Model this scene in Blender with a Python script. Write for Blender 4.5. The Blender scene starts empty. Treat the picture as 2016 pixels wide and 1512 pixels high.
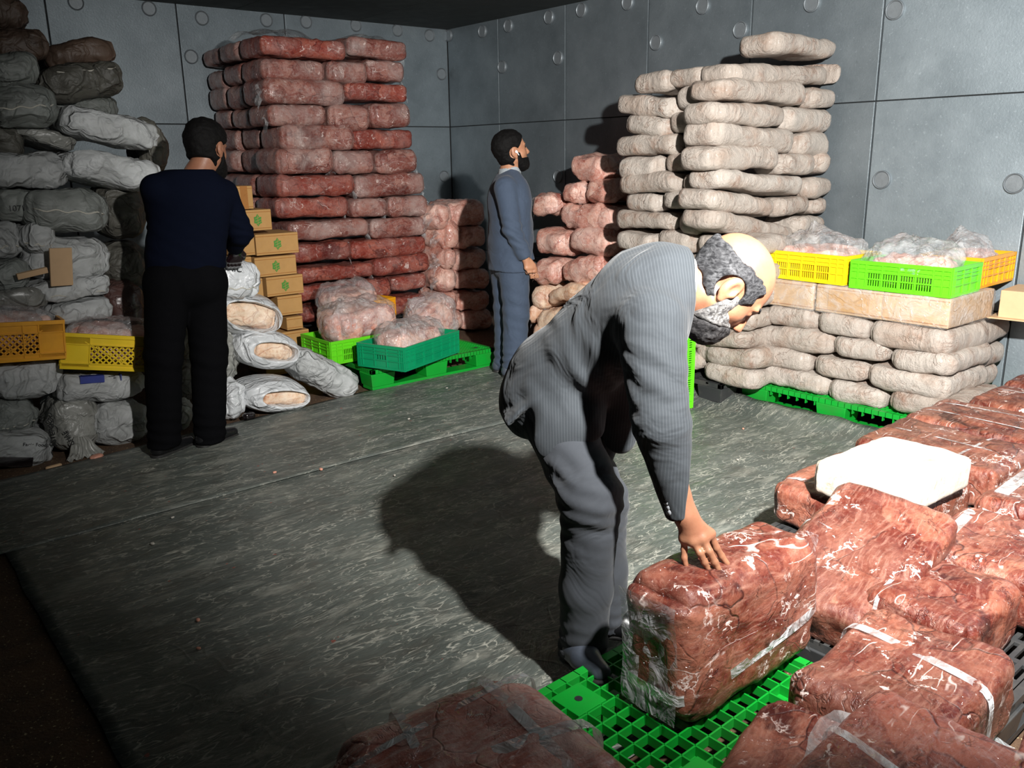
import bpy, math, random
import numpy as np
from mathutils import Vector, Matrix, Euler, Quaternion

# ------------------------------------------------------------------ camera, world, lamp, exposure
S = bpy.context.scene
COL = S.collection
CAMPOS = (0.0, 0.0, 1.55)
cam = bpy.data.cameras.new('camera')
cam.sensor_fit = 'HORIZONTAL'
cam.sensor_width = 36.0
cam.lens = 1680.0 / 2016.0 * 36.0
cam.clip_start = 0.05
cam.clip_end = 60
cam_ob = bpy.data.objects.new('camera', cam)
COL.objects.link(cam_ob)
_R = Matrix(((0.77358895, 0.17467253, -0.60913844),
             (-0.63351383, 0.19065907, -0.74987289),
             (-0.01484443, 0.96599101, 0.25814922)))
cam_ob.matrix_world = Matrix.Translation(CAMPOS) @ _R.to_4x4()
S.camera = cam_ob

world = bpy.data.worlds.new('world')
S.world = world
world.use_nodes = True
world.node_tree.nodes['Background'].inputs[0].default_value = (0.62, 0.76, 0.85, 1)
world.node_tree.nodes['Background'].inputs[1].default_value = 0.09

LAMP_AT = (1.20, 0.05, 2.32)
lamp = bpy.data.lights.new('work_lamp', 'SPOT')
lamp.energy = 2080
lamp.color = (1.0, 0.985, 0.955)
lamp.shadow_soft_size = 0.045
lamp.spot_size = math.radians(129)
lamp.spot_blend = 1.0
lamp_ob = bpy.data.objects.new('work_lamp', lamp)
COL.objects.link(lamp_ob)
lamp_ob.location = LAMP_AT
_dir = Vector((4.9, 2.6, 1.1)) - Vector(LAMP_AT)
lamp_ob.rotation_euler = _dir.to_track_quat('-Z', 'Y').to_euler()

S.view_settings.view_transform = 'Standard'
S.view_settings.look = 'None'
S.view_settings.exposure = 0.0
S.view_settings.gamma = 1.0
S.view_settings.use_curve_mapping = False

XW, YW, ZC = 5.354, 7.543, 2.80
RNG = random.Random(7)

# ------------------------------------------------------------------ helpers: noise
def _hash(i, j, k, seed):
    n = (i * 374761393 + j * 668265263 + k * 2147483647 + seed * 1274126177) & 0xffffffff
    n = ((n ^ (n >> 13)) * 1274126177) & 0xffffffff
    n = n ^ (n >> 16)
    return (n & 0xffff) / 32767.5 - 1.0

def vnoise(P, seed=0):
    P = np.asarray(P, float)
    F = np.floor(P)
    I = F.astype(np.int64)
    T = P - F
    T = T * T * (3 - 2 * T)
    out = 0
    for a in (0, 1):
        wa = T[:, 0] if a else 1 - T[:, 0]
        for b in (0, 1):
            wb = T[:, 1] if b else 1 - T[:, 1]
            for c in (0, 1):
                wc = T[:, 2] if c else 1 - T[:, 2]
                out = out + wa * wb * wc * _hash(I[:, 0] + a, I[:, 1] + b, I[:, 2] + c, seed)
    return out

def fbm(P, seed=0, octv=3, gain=.5):
    s, a, f = 0, 1.0, 1.0
    for o in range(octv):
        s = s + a * vnoise(P * f + 17.3 * o, seed + o)
        a *= gain
        f *= 2.03
    return s

def ridge(P, seed=0):
    return 1 - np.abs(vnoise(P, seed)) * 2

# ------------------------------------------------------------------ helpers: objects
def link(name, me, m=None, parent=None, smooth=False):
    o = bpy.data.objects.new(name, me)
    COL.objects.link(o)
    if m is not None and me is not None and not me.materials:
        me.materials.append(m)
    if parent is not None:
        o.parent = parent
    if smooth and me is not None:
        me.polygons.foreach_set('use_smooth', np.ones(len(me.polygons), dtype=bool))
    return o

def mesh(name, V, F):
    me = bpy.data.meshes.new(name)
    V = np.asarray(V, dtype=np.float32)
    if isinstance(F, np.ndarray) and F.ndim == 2:
        n, k = F.shape
        me.vertices.add(len(V))
        me.vertices.foreach_set('co', V.ravel())
        me.loops.add(n * k)
        me.loops.foreach_set('vertex_index', F.ravel().astype(np.int32))
        me.polygons.add(n)
        me.polygons.foreach_set('loop_start', np.arange(0, n * k, k, dtype=np.int32))
        me.polygons.foreach_set('loop_total', np.full(n, k, dtype=np.int32))
        me.update(calc_edges=True)
    else:
        me.from_pydata([tuple(v) for v in V], [], [tuple(f) for f in F])
        me.update()
    return me

def tag(o, label=None, cat=None, group=None, kind=None):
    if label: o['label'] = label
    if cat: o['category'] = cat
    if group: o['group'] = group
    if kind: o['kind'] = kind
    return o

def empty(name, loc=(0, 0, 0), rot=(0, 0, 0), label=None, cat=None, group=None, parent=None):
    o = bpy.data.objects.new(name, None)
    o.empty_display_size = .1
    COL.objects.link(o)
    o.location = loc
    o.rotation_euler = rot
    if parent is not None: o.parent = parent
    return tag(o, label, cat, group)

class MB:
    """collects boxes, prisms and tubes; build() links them as one mesh object"""
    def __init__(s):
        s.v, s.f = [], []
    def add(s, V, F):
        b = len(s.v)
        s.v += [tuple(map(float, v)) for v in V]
        s.f += [tuple(b + i for i in f) for f in F]
        return s
    def box(s, c, d, rot=None, taper=0.0):
        x, y, z = d[0] / 2, d[1] / 2, d[2] / 2
        k = 1 - taper
        V = [Vector((a * x * (k if e > 0 else 1), b * y * (k if e > 0 else 1), e * z)) for e in (-1, 1) for a, b in ((-1, -1), (1, -1), (1, 1), (-1, 1))]
        if rot is not None:
            V = [rot @ v for v in V]
        V = [v + Vector(c) for v in V]
        return s.add(V, [(3, 2, 1, 0), (4, 5, 6, 7), (0, 1, 5, 4), (1, 2, 6, 5), (2, 3, 7, 6), (3, 0, 4, 7)])
    def b3(s, x0, x1, y0, y1, z0, z1):
        return s.box(((x0 + x1) / 2, (y0 + y1) / 2, (z0 + z1) / 2), (x1 - x0, y1 - y0, z1 - z0))
    def cyl(s, c, r, h, axis=(0, 0, 1), n=16, r2=None):
        r2 = r if r2 is None else r2
        q = Vector((0, 0, 1)).rotation_difference(Vector(axis))
        c = Vector(c)
        V = []
        for z, rr in ((-h / 2, r), (h / 2, r2)):
            for i in range(n):
                a = 2 * math.pi * i / n
                V.append(c + q @ Vector((rr * math.cos(a), rr * math.sin(a), z)))
        F = [tuple(range(n - 1, -1, -1)), tuple(range(n, 2 * n))]
        F += [(i, (i + 1) % n, n + (i + 1) % n, n + i) for i in range(n)]
        return s.add(V, F)
    def tube(s, pts, r, n=6):
        pts = [Vector(p) for p in pts]
        rs = r if isinstance(r, (list, tuple)) else [r] * len(pts)
        V = []
        up = Vector((0.13, 0.27, 0.95)).normalized()
        for i, p in enumerate(pts):
            t = (pts[min(i + 1, len(pts) - 1)] - pts[max(i - 1, 0)]).normalized()
            a = t.cross(up).normalized()
            b = t.cross(a)
            for k in range(n):
                th = 2 * math.pi * k / n
                V.append(p + rs[i] * (math.cos(th) * a + math.sin(th) * b))
        F = []
        for i in range(len(pts) - 1):
            for k in range(n):
                F.append((i * n + k, i * n + (k + 1) % n, (i + 1) * n + (k + 1) % n, (i + 1) * n + k))
        F += [tuple(range(n - 1, -1, -1)), tuple(range((len(pts) - 1) * n, len(pts) * n))]
        return s.add(V, F)
    def build(s, name, m, parent=None, smooth=False, bevel=0):
        o = link(name, mesh(name, s.v, s.f), m, parent, smooth)
        if bevel:
            md = o.modifiers.new('bevel', 'BEVEL')
            md.width = bevel
            md.segments = 2
            md.limit_method = 'ANGLE'
        return o

# ------------------------------------------------------------------ helpers: soft slabs and sacks
def lattice(nx, ny, nz):
    idx = -np.ones((nx + 1, ny + 1, nz + 1), dtype=np.int64)
    I, J, K = np.meshgrid(np.arange(nx + 1), np.arange(ny + 1), np.arange(nz + 1), indexing='ij')
    m = (I == 0) | (I == nx) | (J == 0) | (J == ny) | (K == 0) | (K == nz)
    idx[m] = np.arange(m.sum())
    U = np.stack([I[m] / nx, J[m] / ny, K[m] / nz], 1) * 2 - 1
    F = []
    def q(a, b, c, d): F.append(np.stack([a.ravel(), b.ravel(), c.ravel(), d.ravel()], 1))
    for s, k in ((0, 0), (1, -1)):
        A = idx[:, :, k]
        a, b, c, d = A[:-1, :-1], A[1:, :-1], A[1:, 1:], A[:-1, 1:]
        q(a, b, c, d) if s else q(d, c, b, a)
        A = idx[k, :, :]
        a, b, c, d = A[:-1, :-1], A[1:, :-1], A[1:, 1:], A[:-1, 1:]
        q(a, b, c, d) if s else q(d, c, b, a)
        A = idx[:, k, :]
        a, b, c, d = A[:-1, :-1], A[1:, :-1], A[1:, 1:], A[:-1, 1:]
        q(d, c, b, a) if s else q(a, b, c, d)
    return U, np.concatenate(F)

_LAT = {}
def slab_points(L, W, H, cell=.03, edge=.45, plan=.09, lump=.012, crease=.006, seed=0, sag=0.0, belly=.0, taper=(0, 0), fold=0.0):
    """rounded soft slab, base at z=0; returns V, F and the undisplaced rounded surface"""
    n = tuple(max(4, int(round(d / cell))) for d in (L, W, H))
    if n not in _LAT: _LAT[n] = lattice(*n)
    U, F = _LAT[n]
    h = np.array([L, W, H]) / 2
    # concentrate samples towards the rims
    P = np.sign(U) * (np.abs(U) ** .8) * h
    r = edge * H
    c = np.clip(P, -(h - r), h - r)
    v = P - c
    ln = np.linalg.norm(v, axis=1, keepdims=True)
    P = c + v / np.maximum(ln, 1e-9) * np.minimum(ln, r)
    # plan corners
    rp = min(plan, .45 * min(L, W))
    a = np.abs(P[:, :2])
    cc = np.minimum(a, h[:2] - rp)
    d = a - cc
    both = (d[:, 0] > 0) & (d[:, 1] > 0)
    ln = np.linalg.norm(d, axis=1)
    mx = np.maximum(d.max(1), 1e-9)
    k = np.where(both, mx / np.maximum(ln, 1e-9), 1.0)
    P[:, :2] = np.sign(P[:, :2]) * (cc + d * k[:, None])
    # pinched / tapered ends
    if taper[0] or taper[1]:
        t = P[:, 0] / h[0]
        s = 1 - np.where(t < 0, taper[0], taper[1]) * np.clip(np.abs(t) - .35, 0, 1) ** 1.6 / .65 ** 1.6
        P[:, 1] *= .35 + .65 * s
        P[:, 2] *= s
    N = P / (h ** 2)
    N /= np.maximum(np.linalg.norm(N, axis=1, keepdims=True), 1e-9)
    o = np.array([seed * 3.17 % 91, seed * 1.71 % 53, seed * .93 % 37])
    Q = P + o
    D = lump * fbm(Q * 7, seed, 2) + crease * (ridge(Q * np.array([14, 14, 22]), seed + 5) - .2) * .6
    D += crease * .5 * vnoise(Q * 38, seed + 9)
    if fold:   # drawn folds running from one end
        ang = np.arctan2(P[:, 2] / h[2], P[:, 1] / h[1])
        D += fold * np.sin(ang * 9 + 3 * vnoise(Q * 5, seed + 3)) * np.clip((np.abs(P[:, 0]) / h[0] - .2), 0, 1)
    P = P + N * D[:, None]
    top = np.clip(P[:, 2] / h[2], -1, 1)
    P[:, 2] += belly * H * (1 - (P[:, 0] / h[0]) ** 2) * (1 - (P[:, 1] / h[1]) ** 2) * (top > 0) * top
    P[:, 2] += sag * vnoise(np.stack([Q[:, 0] * 3.2, Q[:, 1] * 3.2, 0 * Q[:, 0] + seed], 1), seed + 11)
    P[:, 2] += h[2]
    return P, F

def slab(name, L, W, H, m, loc, rot=(0, 0, 0), **kw):
    V, F = slab_points(L, W, H, **kw)
    o = link(name, mesh(name, V, F), m, None, True)
    o.location = loc
    o.rotation_euler = rot
    return o

def ribbon_around(L, W, H, u, width, lift=.004, skew=0.0, axis=0, edge=.45, name='tape_strip', m=None, parent=None, lump=.012, seed=0, n=48):
    """a band of film that hugs the slab, as a closed strip around it"""
    V = []
    for s in (-.5, .5):
        for i in range(n):
            a = 2 * math.pi * i / n
            y, z = math.cos(a), math.sin(a)
            k = 1 / max(abs(y) ** 6 + abs(z) ** 6, 1e-9) ** (1 / 6)
            y, z = y * k, z * k
            b = (W if axis == 0 else L) / 2 + lift
            V.append((u + s * width + skew * y, y * b, z * (H / 2 + lift) + H / 2) if axis == 0 else (y * b, u + s * width + skew * y, z * (H / 2 + lift) + H / 2))
    F = [(i, (i + 1) % n, n + (i + 1) % n, n + i) for i in range(n)]
    return link(name, mesh(name, V, F), m, parent, True)

def film_sheet(name, pts_fn, nu, nv, m, parent=None, seed=0, amp=.01, freq=18):
    """crumpled open sheet of film; pts_fn(u, v) gives points for u, v in 0..1"""
    u, v = np.meshgrid(np.linspace(0, 1, nu + 1), np.linspace(0, 1, nv + 1), indexing='ij')
    P = pts_fn(u.ravel(), v.ravel())
    Q = P * freq + seed * 1.37
    P = P + amp * np.stack([vnoise(Q, seed), vnoise(Q + 31, seed + 1), vnoise(Q + 57, seed + 2)], 1)
    I = np.arange((nu + 1) * (nv + 1)).reshape(nu + 1, nv + 1)
    F = np.stack([I[:-1, :-1].ravel(), I[1:, :-1].ravel(), I[1:, 1:].ravel(), I[:-1, 1:].ravel()], 1)
    return link(name, mesh(name, P, F), m, parent, True)

def film_bag(name, L, W, H, m, parent, seed=0, knot=True, amp=.018, loc=(0, 0, 0), tail=(0.0, 0.0, .06), cell=.02, edge=.48, plan=.12):
    """loose clear bag: crumpled closed shell, gathered into a knot with a flared tail"""
    V, F = slab_points(L, W, H, cell=cell, edge=edge, plan=plan, lump=amp, crease=amp * .8, seed=seed)
    if knot:
        k = np.array([tail[0], tail[1], H])
        d = np.linalg.norm(V[:, :2] - k[:2], axis=1)
        w = np.exp(-(d / .10) ** 2) * np.clip(V[:, 2] / H, 0, 1) ** 2
        V[:, :2] += (k[:2] - V[:, :2]) * (w * .75)[:, None]
        V[:, 2] += w * tail[2]
        a = np.arctan2(V[:, 1] - k[1], V[:, 0] - k[0])
        V[:, 2] += .012 * np.sin(a * 11 + seed) * np.exp(-(d / .16) ** 2) * (V[:, 2] > H * .5)
    o = link(name, mesh(name, V, F), m, parent, True)
    o.location = loc
    return o

# ------------------------------------------------------------------ materials
def srgb(r, g, b):
    f = lambda c: c / 12.92 if c <= .04045 else ((c + .055) / 1.055) ** 2.4
    return (f(r / 255), f(g / 255), f(b / 255), 1)

class NT:
    def __init__(s, name):
        s.m = bpy.data.materials.new(name)
        s.m.use_nodes = True
        s.t = s.m.node_tree
        s.b = s.t.nodes['Principled BSDF']
        s.out = s.t.nodes['Material Output']
    def n(s, typ, ins=None, **props):
        nd = s.t.nodes.new('ShaderNode' + typ)
        for k, v in props.items(): setattr(nd, k, v)
        for k, v in (ins or {}).items():
            s.set(nd.inputs[k], v)
        return nd
    def set(s, sock, v):
        if hasattr(v, 'links') or isinstance(v, bpy.types.NodeSocket): s.t.links.new(v, sock)
        else: sock.default_value = v
    def P(s, **kw):
        for k, v in kw.items(): s.set(s.b.inputs[k.replace('_', ' ')], v)
    def coords(s, rnd=True, scale=(1, 1, 1)):
        tc = s.n('TexCoord').outputs['Object']
        mp = s.n('Mapping', {'Vector': tc, 'Scale': scale})
        if rnd:
            oi = s.n('ObjectInfo').outputs['Random']
            ml = s.n('Math', {0: oi, 1: 41.0}, operation='MULTIPLY').outputs[0]
            ad = s.n('VectorMath', {0: mp.outputs[0], 1: ml}, operation='ADD')
            return ad.outputs[0]
        return mp.outputs[0]
    def noise(s, vec, scale, detail=4, rough=.55, dist=0.0):
        return s.n('TexNoise', {'Vector': vec, 'Scale': scale, 'Detail': detail, 'Roughness': rough, 'Distortion': dist}).outputs[0]
    def ramp(s, fac, stops, interp='LINEAR'):
        r = s.n('ValToRGB', {'Fac': fac})
        cr = r.color_ramp
        cr.interpolation = interp
        while len(cr.elements) < len(stops): cr.elements.new(.5)
        for e, (p, c) in zip(cr.elements, stops):
            e.position = p
            e.color = c if len(c) == 4 else (*c, 1)
        return r.outputs[0]
    def val(s, fac, a, b, lo=0.0, hi=1.0):
        return s.n('MapRange', {'Value': fac, 'From Min': a, 'From Max': b, 'To Min': lo, 'To Max': hi}).outputs[0]
    def mix(s, fac, a, b, blend='MIX'):
        n = s.n('Mix', data_type='RGBA', blend_type=blend)
        s.set(n.inputs[0], fac); s.set(n.inputs[6], a); s.set(n.inputs[7], b)
        return n.outputs[2]
    def bump(s, h, strength=.3, dist=.01, normal=None):
        n = s.n('Bump', {'Height': h, 'Strength': strength, 'Distance': dist})
        if normal is not None: s.t.links.new(normal, n.inputs['Normal'])
        return n.outputs[0]
    def vor(s, vec, scale, feature='DISTANCE_TO_EDGE', rnd=1.0):
        n = s.n('TexVoronoi', {'Vector': vec, 'Scale': scale, 'Randomness': rnd}, feature=feature)
        return n.outputs[0]
    def lines(s, vec, scale, width, detail=3, rough=.5, dist=.6):
        n = s.noise(vec, scale, detail, rough, dist)
        a = s.n('Math', {0: n, 1: .5}, operation='SUBTRACT').outputs[0]
        return s.val(s.n('Math', {0: a}, operation='ABSOLUTE').outputs[0], 0, width, 1, 0)
    def mul(s, a, b): return s.n('Math', {0: a, 1: b}, operation='MULTIPLY').outputs[0]
    def add(s, a, b): return s.n('Math', {0: a, 1: b}, operation='ADD').outputs[0]
    def mx(s, a, b): return s.n('Math', {0: a, 1: b}, operation='MAXIMUM').outputs[0]
    def warp(s, vec, scale, amt):
        nz = s.n('TexNoise', {'Vector': vec, 'Scale': scale, 'Detail': 2}).outputs[1]
        c = s.n('VectorMath', {0: nz, 1: (.5, .5, .5)}, operation='SUBTRACT').outputs[0]
        m = s.n('VectorMath', {0: c, 'Scale': amt}, operation='SCALE').outputs[0]
        return s.n('VectorMath', {0: vec, 1: m}, operation='ADD').outputs[0]
BLK, WHT = (0, 0, 0, 1), (1, 1, 1, 1)

def mat_meat(name, dark, mid, light, frost, frost_amt=.35, flecks=.5, rough=.3, scale=1.0, coat=.5, crack=1.0):
    t = NT(name)
    v = t.coords()
    w = t.warp(v, 5 * scale, .09)
    st = t.n('Mapping', {'Vector': w, 'Scale': (1, 1.7, 1.7), 'Rotation': (.2, .3, .5)}).outputs[0]
    base = t.ramp(t.noise(st, 6.5 * scale, 10, .74, .15), [(.30, dark), (.43, mid), (.57, light), (.72, light), (.85, mid)])
    chunk = t.n('TexVoronoi', {'Vector': t.warp(v, 6 * scale, .14), 'Scale': 5.5 * scale}, feature='F1')
    cv = t.n('SeparateColor', {0: chunk.outputs['Color']}).outputs[0]
    base = t.mix(t.val(cv, .15, .6, .75, 0), base, t.mix(.45, mid, dark))
    base = t.mix(t.val(cv, .7, 1.0, 0, .7), base, light)
    blotch = t.val(t.noise(w, 2.6 * scale, 6, .6, .3), .50, .66, 0, .45)
    base = t.mix(blotch, base, mid)
    grain = t.noise(v, 55 * scale, 5, .7)
    base = t.mix(t.val(grain, .52, .72, 0, .55), base, dark)
    base = t.mix(t.val(grain, .46, .30, 0, .35), base, frost)
    pools = t.mul(t.val(t.noise(w, 3.6 * scale, 6, .65, .5), .575, .64), .85)
    base = t.mix(pools, base, dark)
    l1 = t.mul(t.val(t.vor(t.warp(v, 6 * scale, .14), 5.5 * scale), 0, .022, 1, 0), t.val(t.noise(v, 5 * scale), .46, .56))
    l2 = t.mul(t.lines(t.warp(v, 9, .1), 11 * scale, .03, 4, .65, .5), t.val(t.noise(v, 8 * scale), .5, .6, 0, .7))
    cr = t.mul(t.mx(l1, l2), crack)
    base = t.mix(cr, base, dark)
    fib = t.noise(t.n('Mapping', {'Vector': w, 'Scale': (1, 7, 3)}).outputs[0], 12 * scale, 5, .65)
    base = t.mix(t.val(fib, .5, .72, 0, .5), base, frost)
    fr = t.val(t.noise(v, 3.0 * scale, 8, .7, .4), .46, .68, 0, frost_amt)
    base = t.mix(fr, base, frost)
    seam = t.mul(t.lines(t.warp(v, 9, .05), 3.6 * scale, .011, 6, .65, .1), t.val(t.noise(v, 6 * scale), .54, .60))
    fl = t.mx(t.val(t.noise(t.warp(v, 20, .05), 13 * scale, 5, .65, .3), .655, .675), t.val(t.noise(t.warp(v, 9, .05), 4.2 * scale, 6, .7, .2), .70, .715))
    cl = t.mul(t.lines(t.n('Mapping', {'Vector': t.warp(v, 2.5, .06), 'Rotation': (.5, .2, .9), 'Scale': (1, 5, 3)}).outputs[0], 2.6 * scale, .010, 2, .5, .1), t.val(t.noise(v, 7 * scale, 4), .55, .62))
    wht = t.mul(t.mx(t.mx(seam, cl), fl), flecks)
    base = t.mix(wht, base, srgb(226, 208, 200))
    hgt = t.add(t.noise(w, 14 * scale, 7, .68), t.mul(cr, -.35))
    film = t.add(t.noise(t.warp(v, 4, .5), 15, 5, .55, 1.2), t.add(t.lines(t.warp(v, 6, .2), 8, .04), t.lines(t.n('Mapping', {'Vector': t.warp(v, 3, .1), 'Rotation': (.3, .2, .6), 'Scale': (1, 4, 2)}).outputs[0], 6, .03)))
    t.P(Base_Color=base, Roughness=t.val(t.noise(v, 12), .3, .7, rough * .8, rough * 1.4), Normal=t.bump(hgt, .55, .014), Coat_Weight=coat, Coat_Roughness=.09)
    t.set(t.b.inputs['Coat Normal'], t.bump(film, .8, .012))
    t.P(Specular_IOR_Level=.35)
    return t.m

def mat_bag(name, base, tint, stain, rough=.5, coat=.14, wr=1.0):
    t = NT(name)
    v = t.coords()
    rnd = t.n('ObjectInfo').outputs['Random']
    c = t.ramp(t.noise(v, 5, 6, .65, .5), [(.3, tint), (.5, base), (.7, base)])
    c = t.mix(t.val(t.noise(t.warp(v, 7, .1), 8, 6, .65), .54, .74, 0, .8), c, stain)
    ln = t.mul(t.lines(t.warp(v, 6, .12), 9, .03, 4, .6), t.val(t.noise(v, 6), .45, .6))
    c = t.mix(t.mul(ln, .45), c, stain)
    c = t.mix(t.val(t.noise(v, 2.4), .48, .66, 0, .5), c, tuple(min(1, x * 1.08) for x in base[:3]) + (1,))
    c = t.mix(t.val(rnd, 0, 1, 0, .35), c, tint, 'MULTIPLY')
    st = t.n('Mapping', {'Vector': t.warp(v, 5, .10), 'Scale': (30, 10, 5)}).outputs[0]
    h = t.mul(t.noise(st, 1.3, 3, .55), t.val(t.noise(v, 4), .44, .6))
    h = t.add(h, t.mul(t.noise(t.warp(v, 6, .1), 16, 8, .74), 1.5))
    h = t.add(h, t.mul(ln, -.25))
    t.P(Base_Color=c, Roughness=rough, Normal=t.bump(h, wr, .014), Coat_Weight=coat, Coat_Roughness=.22)
    t.set(t.b.inputs['Coat Normal'], t.bump(t.noise(t.warp(v, 5, .4), 20, 4, .55, 1.0), .6, .012))
    return t.m

def mat_sack(name, base, dirt, dirt_amt=.6, rough=.55, weave=.1, coat=0.0):
    t = NT(name)
    v = t.coords()
    rnd = t.n('ObjectInfo').outputs['Random']
    c = t.mix(t.val(t.noise(v, 3.2, 6, .65, .4), .44, .72, 0, dirt_amt), base, dirt)
    c = t.mix(t.val(t.noise(v, 13, 4, .6), .62, .72, 0, .5), c, dirt)
    c = t.mix(t.val(rnd, 0, 1, 0, .3), c, dirt, 'MULTIPLY')
    k = t.n('Mapping', {'Vector': t.warp(v, 3, .25), 'Rotation': (.3, .5, .4), 'Scale': (1, 2.6, 1.2)}).outputs[0]
    fold = t.noise(k, 6, 4, .5, .8)
    cre = t.add(t.mul(t.lines(k, 3.2, .07, 2, .4, .6), .55), t.mul(t.lines(t.warp(v, 5, .2), 6, .05, 3), .25))
    wv = t.n('TexWave', {'Vector': v, 'Scale': 90.0}, bands_direction='Z').outputs[1]
    nb = t.bump(t.add(fold, cre), .8, .022, t.bump(wv, weave, .001))
    t.P(Base_Color=c, Roughness=rough, Normal=nb, Coat_Weight=coat, Coat_Roughness=.25)
    return t.m

def mat_film(name, tint=(.985, .99, .99, 1), haze=.25, rough=.12, gloss=.55):
    t = NT(name)
    v = t.coords()
    h = t.add(t.noise(t.warp(v, 4, .4), 13, 4, .55, 1.5), t.mul(t.lines(t.warp(v, 5, .3), 6, .06, 3), .3))
    nb = t.bump(h, .8, .02)
    tr = t.n('BsdfTransparent', {'Color': tint})
    gl = t.n('BsdfGlossy', {'Color': (1, 1, 1, 1), 'Roughness': rough, 'Normal': nb})
    df = t.n('BsdfTranslucent', {'Color': (.9, .92, .93, 1), 'Normal': nb})
    dd = t.n('BsdfDiffuse', {'Color': (.9, .92, .93, 1), 'Normal': nb})
    m0 = t.n('MixShader', {0: .65, 1: df.outputs[0], 2: dd.outputs[0]})
    hz = t.val(t.noise(t.warp(v, 6, .4), 9, 4, .6), .40, .72, haze * .4, haze * 1.9)
    m1 = t.n('MixShader', {0: hz, 1: tr.outputs[0], 2: m0.outputs[0]})
    fr = t.n('Fresnel', {'IOR': 1.45, 'Normal': nb}).outputs[0]
    fk = t.n('Math', {0: t.mul(fr, gloss), 1: .30}, operation='MINIMUM').outputs[0]
    m2 = t.n('MixShader', {0: fk, 1: m1.outputs[0], 2: gl.outputs[0]})
    t.t.links.new(m2.outputs[0], t.out.inputs[0])
    return t.m

def mat_plain(name, col, rough=.5, var=.25, bump=.15, scale=14, dirt=None, spec=.5, metal=0.0, coat=0.0, dirt_amt=.5):
    t = NT(name)
    v = t.coords()
    c = t.mix(t.val(t.noise(v, scale, 4), .3, .7, 0, var), col, tuple(x * .55 for x in col[:3]) + (1,))
    if dirt: c = t.mix(t.val(t.noise(v, scale * .45, 5, .65), .5, .72, 0, dirt_amt), c, dirt)
    t.P(Base_Color=c, Roughness=t.val(t.noise(v, scale * 1.3), .3, .7, rough * .85, min(1, rough * 1.15)), Metallic=metal, Coat_Weight=coat)
    t.set(t.b.inputs['Specular IOR Level'], spec)
    if bump: t.P(Normal=t.bump(t.noise(v, scale * 3, 4), bump, .004))
    return t.m

def mat_cloth(name, col, stripe=None, rough=.85, wr=.5, spec=.25, sheen=.08):
    t = NT(name)
    v = t.coords(False)
    c = t.mix(t.val(t.noise(v, 45, 3), .3, .7, 0, .18), col, tuple(x * .6 for x in col[:3]) + (1,))
    if stripe:
        mp = t.n('Mapping', {'Vector': t.warp(v, 4, .015), 'Rotation': (0, 0, .682)}).outputs[0]
        w = t.n('TexWave', {'Vector': mp, 'Scale': 40.0}, bands_direction='X').outputs[1]
        c = t.mix(t.val(w, .8, .95, 0, .13), c, stripe)
    f = t.noise(t.warp(v, 3, .3), 5.5, 3, .5, .8)
    h = t.bump(f, wr, .03, t.bump(t.noise(v, 380, 2), .25, .001))
    t.P(Base_Color=c, Roughness=rough, Normal=h, Sheen_Weight=sheen)
    t.set(t.b.inputs['Specular IOR Level'], spec)
    return t.m

# frozen meat
M_SLAB = mat_meat('meat_slab', srgb(46, 6, 6), srgb(98, 38, 28), srgb(142, 86, 67), srgb(164, 124, 108), .25, .95, rough=.38, coat=.28)
M_SLAB_DARK = mat_meat('meat_slab_dark', srgb(62, 12, 11), srgb(122, 56, 45), srgb(152, 90, 74), srgb(172, 130, 120), .2, .6, rough=.36, coat=.4)
M_ICY = mat_meat('meat_slab_icy', srgb(150, 64, 54), srgb(206, 118, 102), srgb(232, 172, 158), srgb(240, 220, 214), .8, .9, rough=.4, coat=.5)
M_RED = mat_meat('frosted_red_meat', srgb(78, 16, 12), srgb(136, 54, 42), srgb(158, 86, 70), srgb(166, 130, 122), .55, .6, rough=.4, scale=1.2, coat=.45)
M_RED2 = mat_meat('frosted_grey_meat', srgb(88, 34, 28), srgb(136, 78, 68), srgb(160, 114, 102), srgb(168, 150, 144), .8, .6, rough=.4, scale=1.2, coat=.45)
M_PINK = mat_meat('pale_pink_meat', srgb(140, 66, 54), srgb(200, 136, 118), srgb(222, 178, 160), srgb(228, 206, 196), .5, .5, rough=.35, coat=.6, crack=.8, scale=1.2)
M_BEIGE = mat_meat('beige_meat', srgb(170, 104, 70), srgb(218, 180, 148), srgb(232, 206, 178), srgb(236, 224, 210), .4, .4, rough=.4, coat=.4, crack=.6)
# bags and sacks
M_WHITE = mat_bag('cream_bag', srgb(188, 178, 168), srgb(174, 152, 136), srgb(142, 102, 78))
M_WHITER = mat_bag('white_block', srgb(216, 210, 200), srgb(208, 190, 172), srgb(180, 142, 106), wr=.35, coat=.1)
M_SACK_W = mat_sack('white_sack', srgb(188, 190, 190), srgb(120, 120, 116), .5)
M_SACK_G = mat_sack('grey_sack', srgb(140, 144, 140), srgb(74, 76, 70), .8)
M_SACK_D = mat_sack('dark_sack', srgb(98, 96, 88), srgb(48, 44, 38), .8)
M_SACK_B = mat_sack('brown_sack', srgb(88, 70, 58), srgb(42, 34, 30), .8)
M_SACK_R = mat_sack('reddish_sack', srgb(88, 58, 52), srgb(44, 34, 32), .8, coat=.4)
M_SACK_T = mat_sack('thin_grey_plastic', srgb(166, 166, 160), srgb(84, 82, 76), .7, rough=.35, coat=.4)
M_LINER = mat_sack('white_liner', srgb(206, 208, 210), srgb(180, 182, 182), .35, rough=.38, coat=.3)
M_FILM = mat_film('clear_film')
M_FILM_HAZY = mat_film('hazy_film', haze=.38)
M_TAPE = mat_film('film_tape', haze=.75, rough=.2)
M_CARTON = mat_plain('brown_carton', srgb(186, 142, 84), .75, .2, .1, 20)
M_CARTON2 = mat_plain('tan_carton', srgb(196, 162, 124), .6, .2, .1, 16)
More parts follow.
